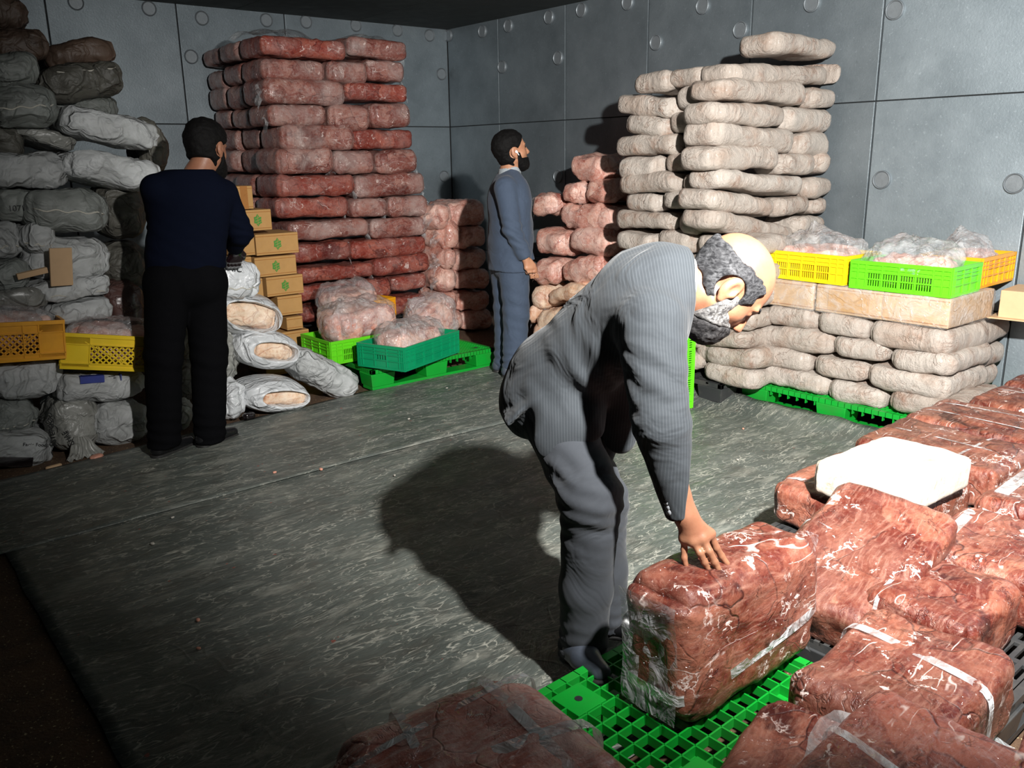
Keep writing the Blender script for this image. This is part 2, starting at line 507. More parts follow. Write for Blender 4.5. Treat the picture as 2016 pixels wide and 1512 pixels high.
M_TAPE_BROWN = mat_plain('brown_tape', srgb(168, 112, 56), .3, .2, .05, 20)
M_LEAF = mat_plain('green_print', srgb(70, 140, 50), .6, .3, .05, 60)
M_GREEN = mat_plain('green_plastic', srgb(14, 152, 46), .38, .25, .08, 9, srgb(60, 96, 52), dirt_amt=.35)
M_LIME = mat_plain('lime_plastic', srgb(98, 206, 30), .36, .15, .05, 9)
M_TEAL = mat_plain('teal_plastic', srgb(4, 142, 92), .36, .2, .05, 9)
M_YELLOW = mat_plain('yellow_plastic', srgb(236, 200, 22), .38, .2, .05, 9, srgb(180, 130, 20), dirt_amt=.3)
M_AMBER = mat_plain('amber_plastic', srgb(232, 160, 18), .38, .2, .05, 9, srgb(150, 90, 16), dirt_amt=.3)
M_BLACKPL = mat_plain('black_plastic', srgb(52, 53, 54), .45, .3, .1, 9, srgb(92, 88, 82))
M_DARK = mat_plain('dark_glossy_film', srgb(24, 18, 20), .18, .3, .3, 12, coat=.6)
M_BLUE = mat_plain('blue_print', srgb(44, 58, 140), .5, .4, .05, 30)
M_INK = mat_plain('black_ink', srgb(34, 36, 38), .6, .2, 0, 30)
M_SEAM = mat_plain('sack_seam', srgb(196, 192, 180), .8, .3, .3, 80)
M_SCRAP = mat_plain('pink_scrap', srgb(212, 150, 128), .5, .3, .3, 30)
M_CRUMB = mat_plain('pale_crumb', srgb(176, 170, 160), .7, .2, 0, 40)
M_RUBBER = mat_plain('shoe_leather', srgb(26, 26, 28), .35, .3, .1, 30)

# ------------------------------------------------------------------ the cold room
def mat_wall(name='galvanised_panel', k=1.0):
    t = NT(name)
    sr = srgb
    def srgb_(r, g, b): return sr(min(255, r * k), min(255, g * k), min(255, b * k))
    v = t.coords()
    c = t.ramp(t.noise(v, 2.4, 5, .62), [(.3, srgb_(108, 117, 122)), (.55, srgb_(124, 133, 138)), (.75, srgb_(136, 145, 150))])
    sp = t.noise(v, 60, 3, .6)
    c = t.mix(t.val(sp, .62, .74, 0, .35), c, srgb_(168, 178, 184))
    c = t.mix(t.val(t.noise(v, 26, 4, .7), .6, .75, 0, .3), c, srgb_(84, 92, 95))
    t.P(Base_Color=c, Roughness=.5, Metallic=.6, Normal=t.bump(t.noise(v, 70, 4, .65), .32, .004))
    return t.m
M_WALL_FROST_LIT = mat_wall('frosted_lit_panel', 1.17)  # lighter wall copy: brighter lamplight put into the colour, plus some frost
M_WALL = mat_wall()
M_DISC = mat_plain('panel_disc', srgb(132, 138, 142), .5, .2, .15, 30, metal=.5)
M_JOINT = mat_plain('dark_joint', srgb(30, 32, 33), .8, .2, .1, 10)
M_CEIL = mat_plain('dark_ceiling', srgb(52, 58, 56), .75, .3, .1, 5)

def mat_floor():
    t = NT('speckled_floor')
    v = t.coords(False)
    c = t.ramp(t.noise(v, 7, 6, .65), [(.3, srgb(62, 46, 34)), (.6, srgb(92, 68, 48)), (.8, srgb(112, 92, 66))])
    c = t.mix(t.val(t.noise(v, 85, 2, .5), .64, .72, 0, .85), c, srgb(190, 170, 128))
    c = t.mix(t.val(t.noise(v, 50, 3, .6), .58, .7, 0, .5), c, srgb(46, 30, 22))
    t.P(Base_Color=c, Roughness=.85, Normal=t.bump(t.noise(v, 90, 3), .6, .006))
    return t.m

def mat_tarp():
    t = NT('dark_green_tarp')
    v = t.coords(False)
    c = t.ramp(t.noise(v, 1.7, 6, .6), [(.3, srgb(72, 77, 73)), (.55, srgb(92, 97, 92)), (.75, srgb(116, 118, 110))])
    c = t.mix(t.val(t.noise(v, 6, 5, .65), .5, .75, 0, .45), c, srgb(76, 68, 60))
    # pale scuffs, drawn out mostly along the room
    st = None
    for k, (rz, sc, sx, w) in enumerate(((.22, 3.0, 4.0, .014), (-.35, 4.2, 3.5, .012), (1.1, 3.4, 3.0, .010), (.05, 7.0, 3.0, .016))):
        mp = t.n('Mapping', {'Vector': t.warp(v, 2.2, .12), 'Rotation': (0, 0, rz), 'Scale': (1, sx, 1), 'Location': (k * 3.1, k, 0)}).outputs[0]
        s = t.mul(t.lines(mp, sc, w, 3, .55, .3), t.val(t.noise(mp, sc * .9, 3), .47, .60, 0, .75))
        st = s if st is None else t.mx(st, s)
    mp = t.n('Mapping', {'Vector': t.warp(v, 4, .1), 'Rotation': (0, 0, .2), 'Scale': (1, 3.2, 1)}).outputs[0]
    st = t.mx(st, t.val(t.noise(mp, 16, 6, .7), .60, .72, 0, .7))
    st = t.mx(st, t.val(t.noise(mp, 3.4, 6, .68), .54, .74, 0, .55))
    c = t.mix(st, c, srgb(182, 180, 168))
    c = t.mix(t.val(t.noise(v, 23, 2), .745, .765, 0, .7), c, srgb(150, 74, 62))
    h = t.add(t.mul(t.lines(t.warp(v, 3, .2), 3.0, .03, 3), .12), t.noise(t.n('Mapping', {'Vector': t.warp(v, 2, .3), 'Rotation': (0, 0, .2), 'Scale': (1, 3.5, 1)}).outputs[0], 7, 6, .62, .6))
    t.P(Base_Color=c, Roughness=t.val(t.noise(v, 8, 4), .3, .7, .36, .6), Normal=t.bump(h, .5, .02))
    t.set(t.b.inputs['Specular IOR Level'], .5)
    return t.m

def structure(o):
    o['kind'] = 'structure'
    return o

X0, Y0R = -2.6, -2.4
floor = structure(MB().b3(X0, XW + .2, Y0R, YW + .2, -.12, 0).build('floor', mat_floor()))
ceiling = structure(MB().b3(X0, XW + .2, Y0R, YW + .2, ZC, ZC + .12).build('ceiling', M_CEIL))
for i in range(7):     # long ceiling boards
    x0 = X0 + i * 1.15
    MB().b3(x0 + .006, x0 + 1.144, Y0R, YW, ZC - .012, ZC).build('panel', M_CEIL, ceiling)
ZJ = 1.849
wall_back = structure(MB().b3(X0, XW + .2, YW + .02, YW + .16, 0, ZC).build('wall_back', M_JOINT))
wall_right = structure(MB().b3(XW + .02, XW + .16, Y0R, YW + .02, 0, ZC).build('wall_right', M_JOINT))
wall_left = structure(MB().b3(X0 - .14, X0, Y0R, YW + .16, 0, ZC).build('wall_left', M_WALL))

def panels(wall, cuts, horiz, along):
    g = .0055
    for a, b in zip(cuts[:-1], cuts[1:]):
        for z0, z1 in zip(horiz[:-1], horiz[1:]):
            if along == 'x': MB().b3(a + g, b - g, YW, YW + .022, z0 + g * .6, z1 - g * .6).build('panel', M_WALL, wall, bevel=.003)
            else: MB().b3(XW, XW + .022, a + g, b - g, z0 + g * .6, z1 - g * .6).build('panel', M_WALL_FROST_LIT if b < 3 else M_WALL, wall, bevel=.003)
panels(wall_back, [-2.6, -0.233, 0.725, 1.683, 2.656, 3.6, 5.354], [0, .62, ZJ, ZC], 'x')
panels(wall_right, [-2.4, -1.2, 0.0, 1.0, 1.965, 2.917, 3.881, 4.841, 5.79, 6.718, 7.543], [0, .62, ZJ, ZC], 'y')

def disc(wall, p, ax, r=.058):
    m = MB().cyl((0, 0, 0), r * .82, .012, n=28)
    rg = [(r * q, z) for q, z in ((1.0, -.004), (.98, .012), (.92, .016), (.86, .012), (.82, .002))]
    n = 32
    V = [(q * math.cos(2 * math.pi * i / n), q * math.sin(2 * math.pi * i / n), z) for q, z in rg for i in range(n)]
    m.add(V, [(k * n + i, k * n + (i + 1) % n, (k + 1) * n + (i + 1) % n, (k + 1) * n + i) for k in range(len(rg) - 1) for i in range(n)])
    o = m.build('fixing_disc', M_DISC, wall)
    o.location = p
    o.rotation_euler = (math.pi / 2, 0, 0) if ax == 'y' else (0, -math.pi / 2, 0)
for p in [(1.898, 2.73), (2.439, 2.733), (2.86, 2.695), (2.737, 2.387), (3.428, 2.724), (3.805, 2.741), (5.136, 2.718), (5.267, 2.362), (4.765, 2.739), (5.255, 1.356), (4.311, 2.75)]: disc(wall_back, (p[0], YW - .003, p[1]), 'y')
for p in [(7.511, 2.73), (6.948, 2.706), (6.555, 2.71), (5.992, 2.715), (5.584, 2.721), (6.655, 2.361), (5.874, 2.371), (5.057, 2.709), (4.749, 2.381), (3.967, 2.385), (2.843, 2.371), (2.825, 1.369), (2.04, 1.357), (5.875, 1.366), (4.309, 2.585), (3.413, 2.486)]: disc(wall_right, (XW - .003, p[0], p[1]), 'x')

# ------------------------------------------------------------------ tarpaulins on the floor
M_TARP = mat_tarp()
def sheet(name, x0, x1, y0, y1, z, seed, curl, lx=0.0):
    nx, ny = int((x1 - x0) / .045), int((y1 - y0) / .045)
    u, v = np.meshgrid(np.linspace(0, 1, nx + 1), np.linspace(0, 1, ny + 1), indexing='ij')
    X, Y = x0 + u * (x1 - x0), y0 + v * (y1 - y0)
    Q = np.stack([X.ravel(), Y.ravel(), 0 * X.ravel()], 1)
    w = .012 * vnoise(Q * np.array([1.1, 3, 1]), seed).reshape(X.shape)
    Z = z + .0035 * (vnoise(Q * np.array([3.0, 9, 1]), seed + 1).reshape(X.shape) + 1)
    # long low folds
    for k in range(9):
        yy = y0 + (k + .5) / 9 * (y1 - y0) + .05 * math.sin(k * 7)
        s = .12 * math.sin(k * 3.1)
        d = Y - (yy + s * (X - x0) * .4 + .04 * vnoise(Q * np.array([2.1, .2, 1]), seed + 20 + k).reshape(X.shape))
        amp = np.clip(vnoise(Q * np.array([.9, .1, 1]), seed + 40 + k).reshape(X.shape) + .1, 0, 1)
        Z += .012 * amp * np.exp(-(d / .028) ** 2)
    Y = Y + lx * (X - 2.8) * v
    Z += curl * np.clip((X - (x1 - .28)) / .28, 0, 1) ** 1.5 * (1 + .25 * vnoise(Q * 9, seed + 3).reshape(X.shape))
    e = (v == 0) | (v == 1)
    Y = Y + np.where(e, w, 0)
    X = X + np.where(u == 0, .006 * vnoise(Q * 5, seed + 6).reshape(X.shape), 0)
    V = np.stack([X.ravel(), Y.ravel(), Z.ravel()], 1)
    I = np.arange((nx + 1) * (ny + 1)).reshape(nx + 1, ny + 1)
    F = np.stack([I[:-1, :-1].ravel(), I[1:, :-1].ravel(), I[1:, 1:].ravel(), I[:-1, 1:].ravel()], 1)
    o = link(name, mesh(name, V, F), M_TARP, None, True)
    md = o.modifiers.new('thick', 'SOLIDIFY')
    md.thickness = .003
    md.offset = 1
    return o
t1 = sheet('tarpaulin', .40, 4.40, 1.30, 3.92, .003, 3, .06)
tag(t1, 'large scuffed dark green tarpaulin spread under the bending man', 'tarpaulin')
t2 = sheet('tarpaulin', -.9, 4.35, 3.80, 5.0, .0105, 8, .0, .108)
tag(t2, 'narrower tarpaulin strip overlapping behind, running along the white sacks', 'tarpaulin')

# ------------------------------------------------------------------ stacks of bags
ORD = ['first', 'second', 'third', 'fourth', 'fifth', 'sixth', 'seventh', 'eighth', 'ninth', 'tenth', 'eleventh', 'twelfth', 'thirteenth', 'fourteenth', 'fifteenth', 'sixteenth']
def row_word(i, n):
    return 'top row' if i == 0 else 'bottom row' if i == n - 1 else ORD[i] + ' row down'

def put(name, t, axis, plane, depth, m, **kw):
    k, z, L, H, tilt = t[:5]
    th = math.radians(tilt)
    Rm = (Matrix.Rotation(-math.pi / 2, 3, 'Z') if axis == 'x' else Matrix.Identity(3)) @ Matrix.Rotation(-th, 3, 'Y')
    c = Vector((plane + depth / 2, k, z)) if axis == 'x' else Vector((k, plane + depth / 2, z))
    o = slab(name, L, depth, H, m, c - Rm @ Vector((0, 0, H / 2)), Rm.to_euler(), **kw)
    return o

def film_tail(o, L, W, H, side, seed, m=None, length=.12, width=.16, yy=None, droop=.06):
    """loose film end sticking out of a bag"""
    y0 = -W * .5 if yy is None else yy
    def pts(u, v):
        a = (v - .5) * width * (.35 + .9 * u)
        x = side * (L * .5 - .03 + u * length)
        zz = H * .5 + a * .8 - droop * u ** 2 + .015 * np.sin(v * 21 + seed) * u
        return np.stack([x + 0 * v, y0 * .55 + .03 * np.sin(v * 9 + seed) + .02 * u * np.cos(v * 17), zz], 1)
    return film_sheet('film_tail', pts, 7, 12, m or M_FILM, o, seed, .012)

# tall stack of frosted red meat against the back wall
RED = [[(3.134, 2.357, 0.689, 0.13, 0.0), (3.782, 2.391, 0.554, 0.137, 0.0)], [(3.052, 2.19, 0.513, 0.151, 0.0), (3.498, 2.2, 0.345, 0.158, 0.0), (3.861, 2.23, 0.354, 0.151, 0.0)], [(3.115, 2.041, 0.672, 0.171, 0.0), (3.761, 2.062, 0.569, 0.131, 0.0)], [(3.043, 1.873, 0.475, 0.151, 0.0), (3.49, 1.861, 0.363, 0.198, 0.0), (3.874, 1.889, 0.379, 0.184, 0.0)], [(3.203, 1.711, 0.627, 0.184, 0.0), (3.808, 1.699, 0.569, 0.147, 0.0)], [(3.076, 1.543, 0.482, 0.183, 0.0), (3.514, 1.517, 0.366, 0.176, 0.0), (3.907, 1.521, 0.397, 0.178, 0.0)], [(3.157, 1.35, 0.666, 0.151, 0.0), (3.846, 1.332, 0.672, 0.179, 0.0)], [(3.123, 1.183, 0.621, 0.142, 0.0), (3.622, 1.153, 0.337, 0.149, 0.0), (3.996, 1.15, 0.389, 0.165, 0.0)], [(3.255, 1.002, 0.72, 0.14, 0.0), (3.916, 0.976, 0.553, 0.152, 0.0)], [(3.175, 0.833, 0.498, 0.134, 0.0), (3.806, 0.814, 0.74, 0.15, 0.0)], [(3.277, 0.657, 0.685, 0.107, 0.0), (3.928, 0.658, 0.552, 0.152, 0.0)], [(3.193, 0.515, 0.502, 0.105, 0.0), (3.625, 0.487, 0.333, 0.149, 0.0), (3.984, 0.499, 0.363, 0.122, 0.0)], [(3.216, 0.342, 0.562, 0.127, 0.0), (3.834, 0.306, 0.645, 0.152, 0.0)]]
n = len(RED)
for i, row in enumerate(RED):
    xl = row[0][0] - row[0][2] / 2
    for j, t in enumerate(row):
        H = t[3] * 1.03
        t = (t[0], t[1], t[2], H, RNG.uniform(-1.2, 1.2))
        dark = i >= 9 or (i, j) in ((0, 0), (6, 0), (7, 0), (2, 1), (4, 1))
        o = put('frozen_meat_bag', t, 'y', 6.25 + RNG.uniform(-.02, .03), .44, M_RED if dark else M_RED2, cell=.026, edge=.34, plan=.045, lump=.010, crease=.007, seed=100 + i * 7 + j)
        tag(o, 'frosted red bag, %s of tall red stack, %s from left' % (row_word(i, n), ORD[j]), 'meat bag', 'frozen meat bags of the tall red stack')
        if RNG.random() < .62:
            film_tail(o, t[2], .44, H, 1 if j == len(row) - 1 or RNG.random() < .5 else -1, i * 9 + j, length=RNG.uniform(.03, .08), droop=.05)
    for q in range(2):     # bags behind, whose ends make the left side of the stack
        H = row[0][3] * RNG.uniform(.92, 1.08)
        sh = RNG.uniform(-.02, .05)
        t = (xl + .24 + sh, row[0][1] + RNG.uniform(-.01, .01), .46, H, RNG.uniform(-3, 3))
        o = put('frozen_meat_bag', t, 'y', 6.70 + q * .41, .39, M_RED2, cell=.03, edge=.36, plan=.05, lump=.010, crease=.007, seed=300 + i * 5 + q)
        tag(o, 'red bag end, %s, %s column on red stack left side' % (row_word(i, n), ('middle', 'rear')[q]), 'meat bag', 'frozen meat bags of the tall red stack')
for k, (x0, x1) in enumerate(((2.78, 3.28), (3.52, 4.02))):
    def pts(u, v, x0=x0, x1=x1, k=k):
        return np.stack([x0 + u * (x1 - x0), 6.3 + v * .5, 2.445 + .055 * np.sin(u * math.pi) * (.4 + v) + .02 * np.sin(u * 12 + k)], 1)
    tag(film_sheet('loose_film', pts, 16, 12, M_FILM_HAZY, None, 5 + k, .025, 9), 'loose crumpled clear film lying on the %s of the red stack top' % ('left half', 'right half')[k], 'plastic film')

# tall stack of cream bags by the right wall: front face, then the face towards the camera
TALL, TALLSIDE = [[], [(3.825, 1.986, 0.349, 0.12, 0.0), (3.431, 1.995, 0.593, 0.086, 1.2)], [(3.882, 1.844, 0.517, 0.1, -7.1), (3.436, 1.876, 0.398, 0.104, 5.5)], [(3.861, 1.723, 0.37, 0.094, -5.8), (3.523, 1.734, 0.338, 0.105, 3.1)], [(3.87, 1.603, 0.553, 0.115, 0.0), (3.412, 1.628, 0.329, 0.104, 3.3)], [(3.933, 1.463, 0.382, 0.136, 0.0), (3.567, 1.496, 0.334, 0.113, 3.7)], [(3.826, 1.364, 0.535, 0.116, 4.1), (3.399, 1.379, 0.331, 0.11, 0.0)], [(3.899, 1.242, 0.33, 0.1, 0.0), (3.575, 1.262, 0.302, 0.106, 0.0)], [(3.858, 1.124, 0.532, 0.098, 0.0), (3.41, 1.136, 0.336, 0.126, 0.0)], [(3.933, 0.984, 0.364, 0.112, 0.0), (3.601, 1.006, 0.308, 0.129, 0.0), (3.205, 1.013, 0.451, 0.093, 0.0)], [(3.898, 0.832, 0.421, 0.121, 0.0), (3.478, 0.852, 0.395, 0.113, 0.0), (3.111, 0.854, 0.32, 0.111, 0.0)], [(3.893, 0.688, 0.423, 0.098, 0.0), (3.471, 0.71, 0.397, 0.092, 0.0), (3.14, 0.713, 0.325, 0.107, 0.0)], [(3.877, 0.531, 0.402, 0.101, 0.0), (3.495, 0.556, 0.343, 0.106, 0.0), (3.167, 0.573, 0.364, 0.092, 0.0)], [(3.872, 0.367, 0.405, 0.102, 0.0), (3.515, 0.397, 0.294, 0.115, 0.0), (3.18, 0.442, 0.342, 0.101, 0.0)], [(3.855, 0.211, 0.384, 0.078, 0.0), (3.508, 0.247, 0.296, 0.091, 0.0), (3.141, 0.33, 0.418, 0.117, 0.0)], [(3.851, 0.072, 0.386, 0.065, 0.0), (3.502, 0.118, 0.298, 0.066, 0.0), (3.145, 0.207, 0.406, 0.062, 0.0)]], [[(4.978, 2.18, 0.724, 0.093, -0.1)], [(4.741, 2.004, 1.019, 0.084, 1.7), (5.311, 2.026, 0.059, 0.117, 0.0)], [(4.544, 1.894, 0.864, 0.115, -0.7), (5.179, 1.876, 0.322, 0.111, 0.0)], [(4.417, 1.762, 0.714, 0.102, -1.3), (5.067, 1.74, 0.546, 0.138, 0.0)], [(4.498, 1.635, 0.826, 0.134, -3.9), (5.145, 1.595, 0.389, 0.153, 0.0)], [(4.4, 1.515, 0.68, 0.131, 0.0), (4.966, 1.473, 0.37, 0.127, 0.0), (5.252, 1.467, 0.176, 0.133, 0.0)], [(4.572, 1.368, 0.878, 0.103, -5.0), (5.198, 1.326, 0.284, 0.111, 0.0)], [(4.398, 1.247, 0.677, 0.073, -7.4), (4.956, 1.212, 0.355, 0.107, 0.0), (5.243, 1.198, 0.193, 0.088, 0.0)], [(4.536, 1.099, 0.883, 0.063, -11.1), (5.161, 1.075, 0.357, 0.108, -2.3)], [], [], [], [], [], [], []]
n = len(TALL)
for i, (rf, rs) in enumerate(zip(TALL, TALLSIDE)):
    for face, row in (('front', rf), ('side', rs)):
        for j, t in enumerate(row):
            if t[1] < .16: continue
            H = max(t[3], .105) * 1.05
            a, b = t[0] - t[2] / 2, t[0] + t[2] / 2
            if face == 'front' and 1 <= i <= 8: a = max(a, 3.40)
            t = ((a + b) / 2, t[1], b - a, H, t[4])
            o = put('cream_bag', t, 'x' if face == 'front' else 'y', (4.25 if face == 'front' else 3.15) + RNG.uniform(-.02, .02), .46 if face == 'front' else .30, M_WHITE, cell=.024, edge=.42, plan=.09, lump=.012, crease=.005, seed=500 + i * 11 + j + (40 if face == 'side' else 0), sag=.008)
            if i == 0: lab = 'single cream frozen bag lying alone on top of the tall cream stack'
            else: lab = 'cream bag, tall stack, %s row below the lone top bag, %s on %s' % (ORD[i - 1], ORD[j], 'left face' if face == 'front' else 'right face')
            tag(o, lab, 'frozen bag', 'cream bags of the tall stack')
            if face == 'front' and j == 0 and i % 2 == 1: film_tail(o, t[2], .46, H, -1, i, length=.05, width=.1, yy=-.05)

# lower stack on the green pallet by the right wall
RIGHT, RIGHTSIDE = [[(2.858, 0.594, 0.349, 0.1, 0.0), (2.523, 0.584, 0.321, 0.095, 0.0), (2.138, 0.573, 0.454, 0.142, 0.0)], [(2.856, 0.458, 0.582, 0.129, 1.8), (2.41, 0.472, 0.337, 0.106, 0.0), (2.059, 0.459, 0.349, 0.111, 0.0)], [(2.882, 0.33, 0.351, 0.092, 0.0), (2.519, 0.334, 0.342, 0.099, 0.0), (2.124, 0.33, 0.463, 0.123, 0.0)], [(2.84, 0.213, 0.519, 0.124, 0.0), (2.41, 0.197, 0.354, 0.099, 0.0), (2.011, 0.223, 0.41, 0.065, 0.0)]], [[(4.889, 0.531, 0.857, 0.09, 0.0)], [(4.915, 0.386, 0.772, 0.078, 0.0)], [(4.875, 0.266, 0.722, 0.075, 0.0)], [(4.838, 0.136, 0.674, 0.067, 0.0)]]
n = len(RIGHT)
for i, (rf, rs) in enumerate(zip(RIGHT, RIGHTSIDE)):
    for face, row in (('front', rf), ('side', rs)):
        for j, t in enumerate(row):
            H = max(t[3], .115) * 1.04
            a, b = t[0] - t[2] / 2, t[0] + t[2] / 2
            if face == 'side': a = max(a, 4.93)
            t = ((a + b) / 2, t[1] + (0 if face == 'front' else .02), b - a, H, t[4])
            o = put('cream_bag', t, 'x' if face == 'front' else 'y', 4.45 if face == 'front' else 1.93, .55 if face == 'front' else .35, M_WHITE, cell=.022, edge=.40, plan=.08, lump=.010, crease=.005, seed=700 + i * 11 + j + (40 if face == 'side' else 0), sag=.006)
            lab = 'cream bag under wrapped cartons, %s, %s' % (row_word(i, n), ORD[j] + ' along front' if face == 'front' else 'on the right end')
            tag(o, lab, 'frozen bag', 'cream bags under the wrapped cartons')

for i in range(6):      # the tall stack's foot, behind the lower stack
    for j, (x, L) in enumerate(((4.62, .62), (5.12, .40))):
        o = put('cream_bag', (x, .96 - i * .128, L, .122, 0), 'y', 3.16, .30, M_WHITE, cell=.03, edge=.42, plan=.09, lump=.012, crease=.005, seed=820 + i * 2 + j)
        tag(o, 'cream bag at tall stack foot behind yellow crate, %s row down, %s' % (ORD[i], ('nearer', 'by the wall')[j]), 'frozen bag', 'foot bags of the tall stack')

# pink bags left of and behind the standing man
PINKL, PINKR = [[(4.254, 1.062, 0.195, 0.188, 0.0), (4.559, 1.059, 0.378, 0.194, 0.0)], [(4.333, 0.888, 0.199, 0.215, 0.0), (4.6, 0.857, 0.323, 0.168, 0.0)], [(4.303, 0.688, 0.158, 0.147, 0.0), (4.57, 0.661, 0.368, 0.162, 0.0)], [(4.309, 0.503, 0.207, 0.192, 0.0), (4.599, 0.476, 0.361, 0.161, 0.0)], [(4.306, 0.314, 0.197, 0.148, 0.0), (4.598, 0.282, 0.375, 0.138, 0.0)], [(4.327, 0.14, 0.253, 0.146, 0.0), (4.63, 0.1, 0.34, 0.14, 0.0)]], [[(4.881, 1.45, 0.461, 0.198, 0.0)], [(5.041, 1.26, 0.238, 0.152, 0.0), (4.734, 1.29, 0.354, 0.19, 0.0)], [(5.333, 1.154, 0.286, 0.154, 0.0), (4.829, 1.084, 0.638, 0.189, 0.0)], [(5.212, 0.871, 0.407, 0.234, 0.0), (4.744, 0.903, 0.496, 0.173, 0.0)], [(5.237, 0.631, 0.328, 0.198, 0.0), (4.798, 0.682, 0.535, 0.203, 9.4)], [(5.279, 0.418, 0.192, 0.183, 0.0), (4.928, 0.488, 0.557, 0.112, 13.3)], [(5.311, 0.274, 0.056, 0.164, 0.0), (5.044, 0.272, 0.477, 0.171, 17.3)], [(5.139, 0.13, 0.335, 0.133, 0.0), (4.806, 0.18, 0.311, 0.13, 0.0)]]
for i, row in enumerate(PINKL):
    for j, t in enumerate(row):
        H = t[3] * 1.12
        o = put('pink_meat_bag', (t[0], max(t[1], H / 2 + .01), t[2] * 1.08, H, RNG.uniform(-4, 4)), 'y', 6.10 + .05 * j, .5, M_PINK, cell=.026, edge=.42, plan=.09, lump=.022, crease=.014, seed=900 + i * 3 + j, taper=(.35, .1) if j == 0 else (.1, .2))
        tag(o, 'pale pink bag between red stack and standing man, %s, %s' % (row_word(i, len(PINKL)), ('gathered end', 'shaded long side')[j]), 'meat bag', 'pink bags behind the standing man')
        if j == 0: film_tail(o, t[2], .5, H, -1, i + 3, length=.08, droop=.03)
for i, row in enumerate(PINKR):
    for j, t in enumerate(row):
        H = min(t[3] * 1.04, .185)
        o = put('pink_meat_bag', (t[0], max(t[1], H / 2 + .01), t[2], H, t[4]), 'x', 4.72 - .035 * i, .44, M_PINK if i < 5 else M_BEIGE, cell=.026, edge=.44, plan=.10, lump=.022, crease=.016, seed=950 + i * 3 + j, taper=(.12, .12))
        tag(o, 'pink bag in stepped pile right of standing man, %s, %s from left' % (row_word(i, len(PINKR)), ORD[j]), 'meat bag', 'pink bags in the stepped pile')
        if (i + j) % 2 == 0: film_tail(o, t[2], .44, H, 1 if i == 0 else -1, i * 3 + j, length=.1, droop=-.02 if i == 0 else .04)

# ------------------------------------------------------------------ pile of sacks at the left
def front_y(o, x, z, r=.03):
    """outermost front (−y) coordinate of a sack near local (x, z)"""
    me = o.data
    V = np.empty(len(me.vertices) * 3); me.vertices.foreach_get('co', V); V = V.reshape(-1, 3)
    d = np.hypot(V[:, 0] - x, V[:, 2] - z) + (V[:, 1] > 0) * 9
    k = np.argsort(d)[:6]
    k = k[d[k] < max(r, d[k[0]] + 1e-6)]
    return float(V[k, 1].mean())

def seam(o, L, W, H, z, tilt=0.0, seed=0):
    pts = []
    for k in range(25):
        u = k / 24 - .5
        x, zz = u * L * .86, z + tilt * u * L + .006 * math.sin(k * .9 + seed)
        pts.append((x, front_y(o, x, zz) - .001, zz))
    return MB().tube(pts, .0042, 5).build('stitched_seam', M_SEAM, o, True)

def text_mesh(name, s, size, m, parent, loc, rot, depth=.0015):
    cu = bpy.data.curves.new(name, 'FONT')
    cu.body = s
    cu.size = size
    cu.extrude = depth
    cu.align_x = 'CENTER'
    ob = bpy.data.objects.new(name, cu)
    me = bpy.data.meshes.new_from_object(ob)
    bpy.data.objects.remove(ob)
    o = link(name, me, m, parent)
    o.location = loc
    o.rotation_euler = rot
    return o

SACKS = [(1.014, 2.32, 0.208, 0.156, 0.0, 5.35, 'B'), (1.035, 2.14, 0.275, 0.149, 7.4, 5.3, 'B'), (0.957, 2.007, 0.236, 0.145, 5.5, 5.12, 'G'), (1.365, 2.132, 0.348, 0.119, 11.2, 5.4, 'B'), (1.302, 1.983, 0.403, 0.157, 11.3, 5.22, 'D'), (0.978, 1.837, 0.314, 0.176, 3.2, 5.1, 'G'), (1.334, 1.846, 0.32, 0.108, 5.2, 5.32, 'G'), (1.076, 1.694, 0.302, 0.079, -19.8, 5.22, 'T'), (1.386, 1.722, 0.449, 0.128, -12.6, 5.08, 'W'), (1.694, 1.623, 0.156, 0.302, 0.0, 5.35, 'D'), (1.371, 1.507, 0.458, 0.144, -12.2, 5.06, 'W'), (0.891, 1.67, 0.157, 0.151, 0.0, 5.2, 'D'), (0.942, 1.506, 0.364, 0.159, 0.8, 5.1, 'W'), (0.861, 1.347, 0.242, 0.133, 0.7, 5.12, 'G'), (1.108, 1.299, 0.366, 0.192, -7.7, 5.05, 'G'), (1.424, 1.275, 0.266, 0.27, 0.0, 5.18, 'D'), (0.789, 1.163, 0.159, 0.172, 0.0, 5.1, 'W'), (0.939, 1.157, 0.151, 0.126, -13.7, 5.06, 'W'), (1.088, 1.049, 0.397, 0.219, -7.5, 5.1, 'W'), (0.779, 0.999, 0.204, 0.151, 0.0, 5.05, 'G'), (1.05, 0.893, 0.39, 0.098, 0.0, 5.04, 'W'), (0.787, 0.875, 0.274, 0.082, -2.8, 5.0, 'T'), (1.076, 0.766, 0.311, 0.105, 0.0, 5.02, 'W'), (1.404, 0.961, 0.244, 0.258, 0.0, 5.2, 'D'), (1.336, 0.741, 0.253, 0.293, 0.0, 5.08, 'R'), (0.758, 0.461, 0.354, 0.18, -7.7, 4.96, 'W'), (1.131, 0.353, 0.425, 0.135, -5.4, 4.94, 'W'), (0.674, 0.253, 0.245, 0.178, -8.1, 4.97, 'G'), (0.961, 0.138, 0.253, 0.28, 0.0, 4.93, 'T'), (1.19, 0.078, 0.291, 0.194, -14.3, 4.93, 'W'), (0.663, 0.063, 0.301, 0.165, -14.4, 4.9, 'W'), (1.65, 0.484, 0.147, 0.229, 0.0, 5.1, 'D'), (1.581, 0.273, 0.182, 0.235, 0.0, 5.0, 'D'), (1.544, 0.045, 0.145, 0.188, 0.0, 4.98, 'T')]
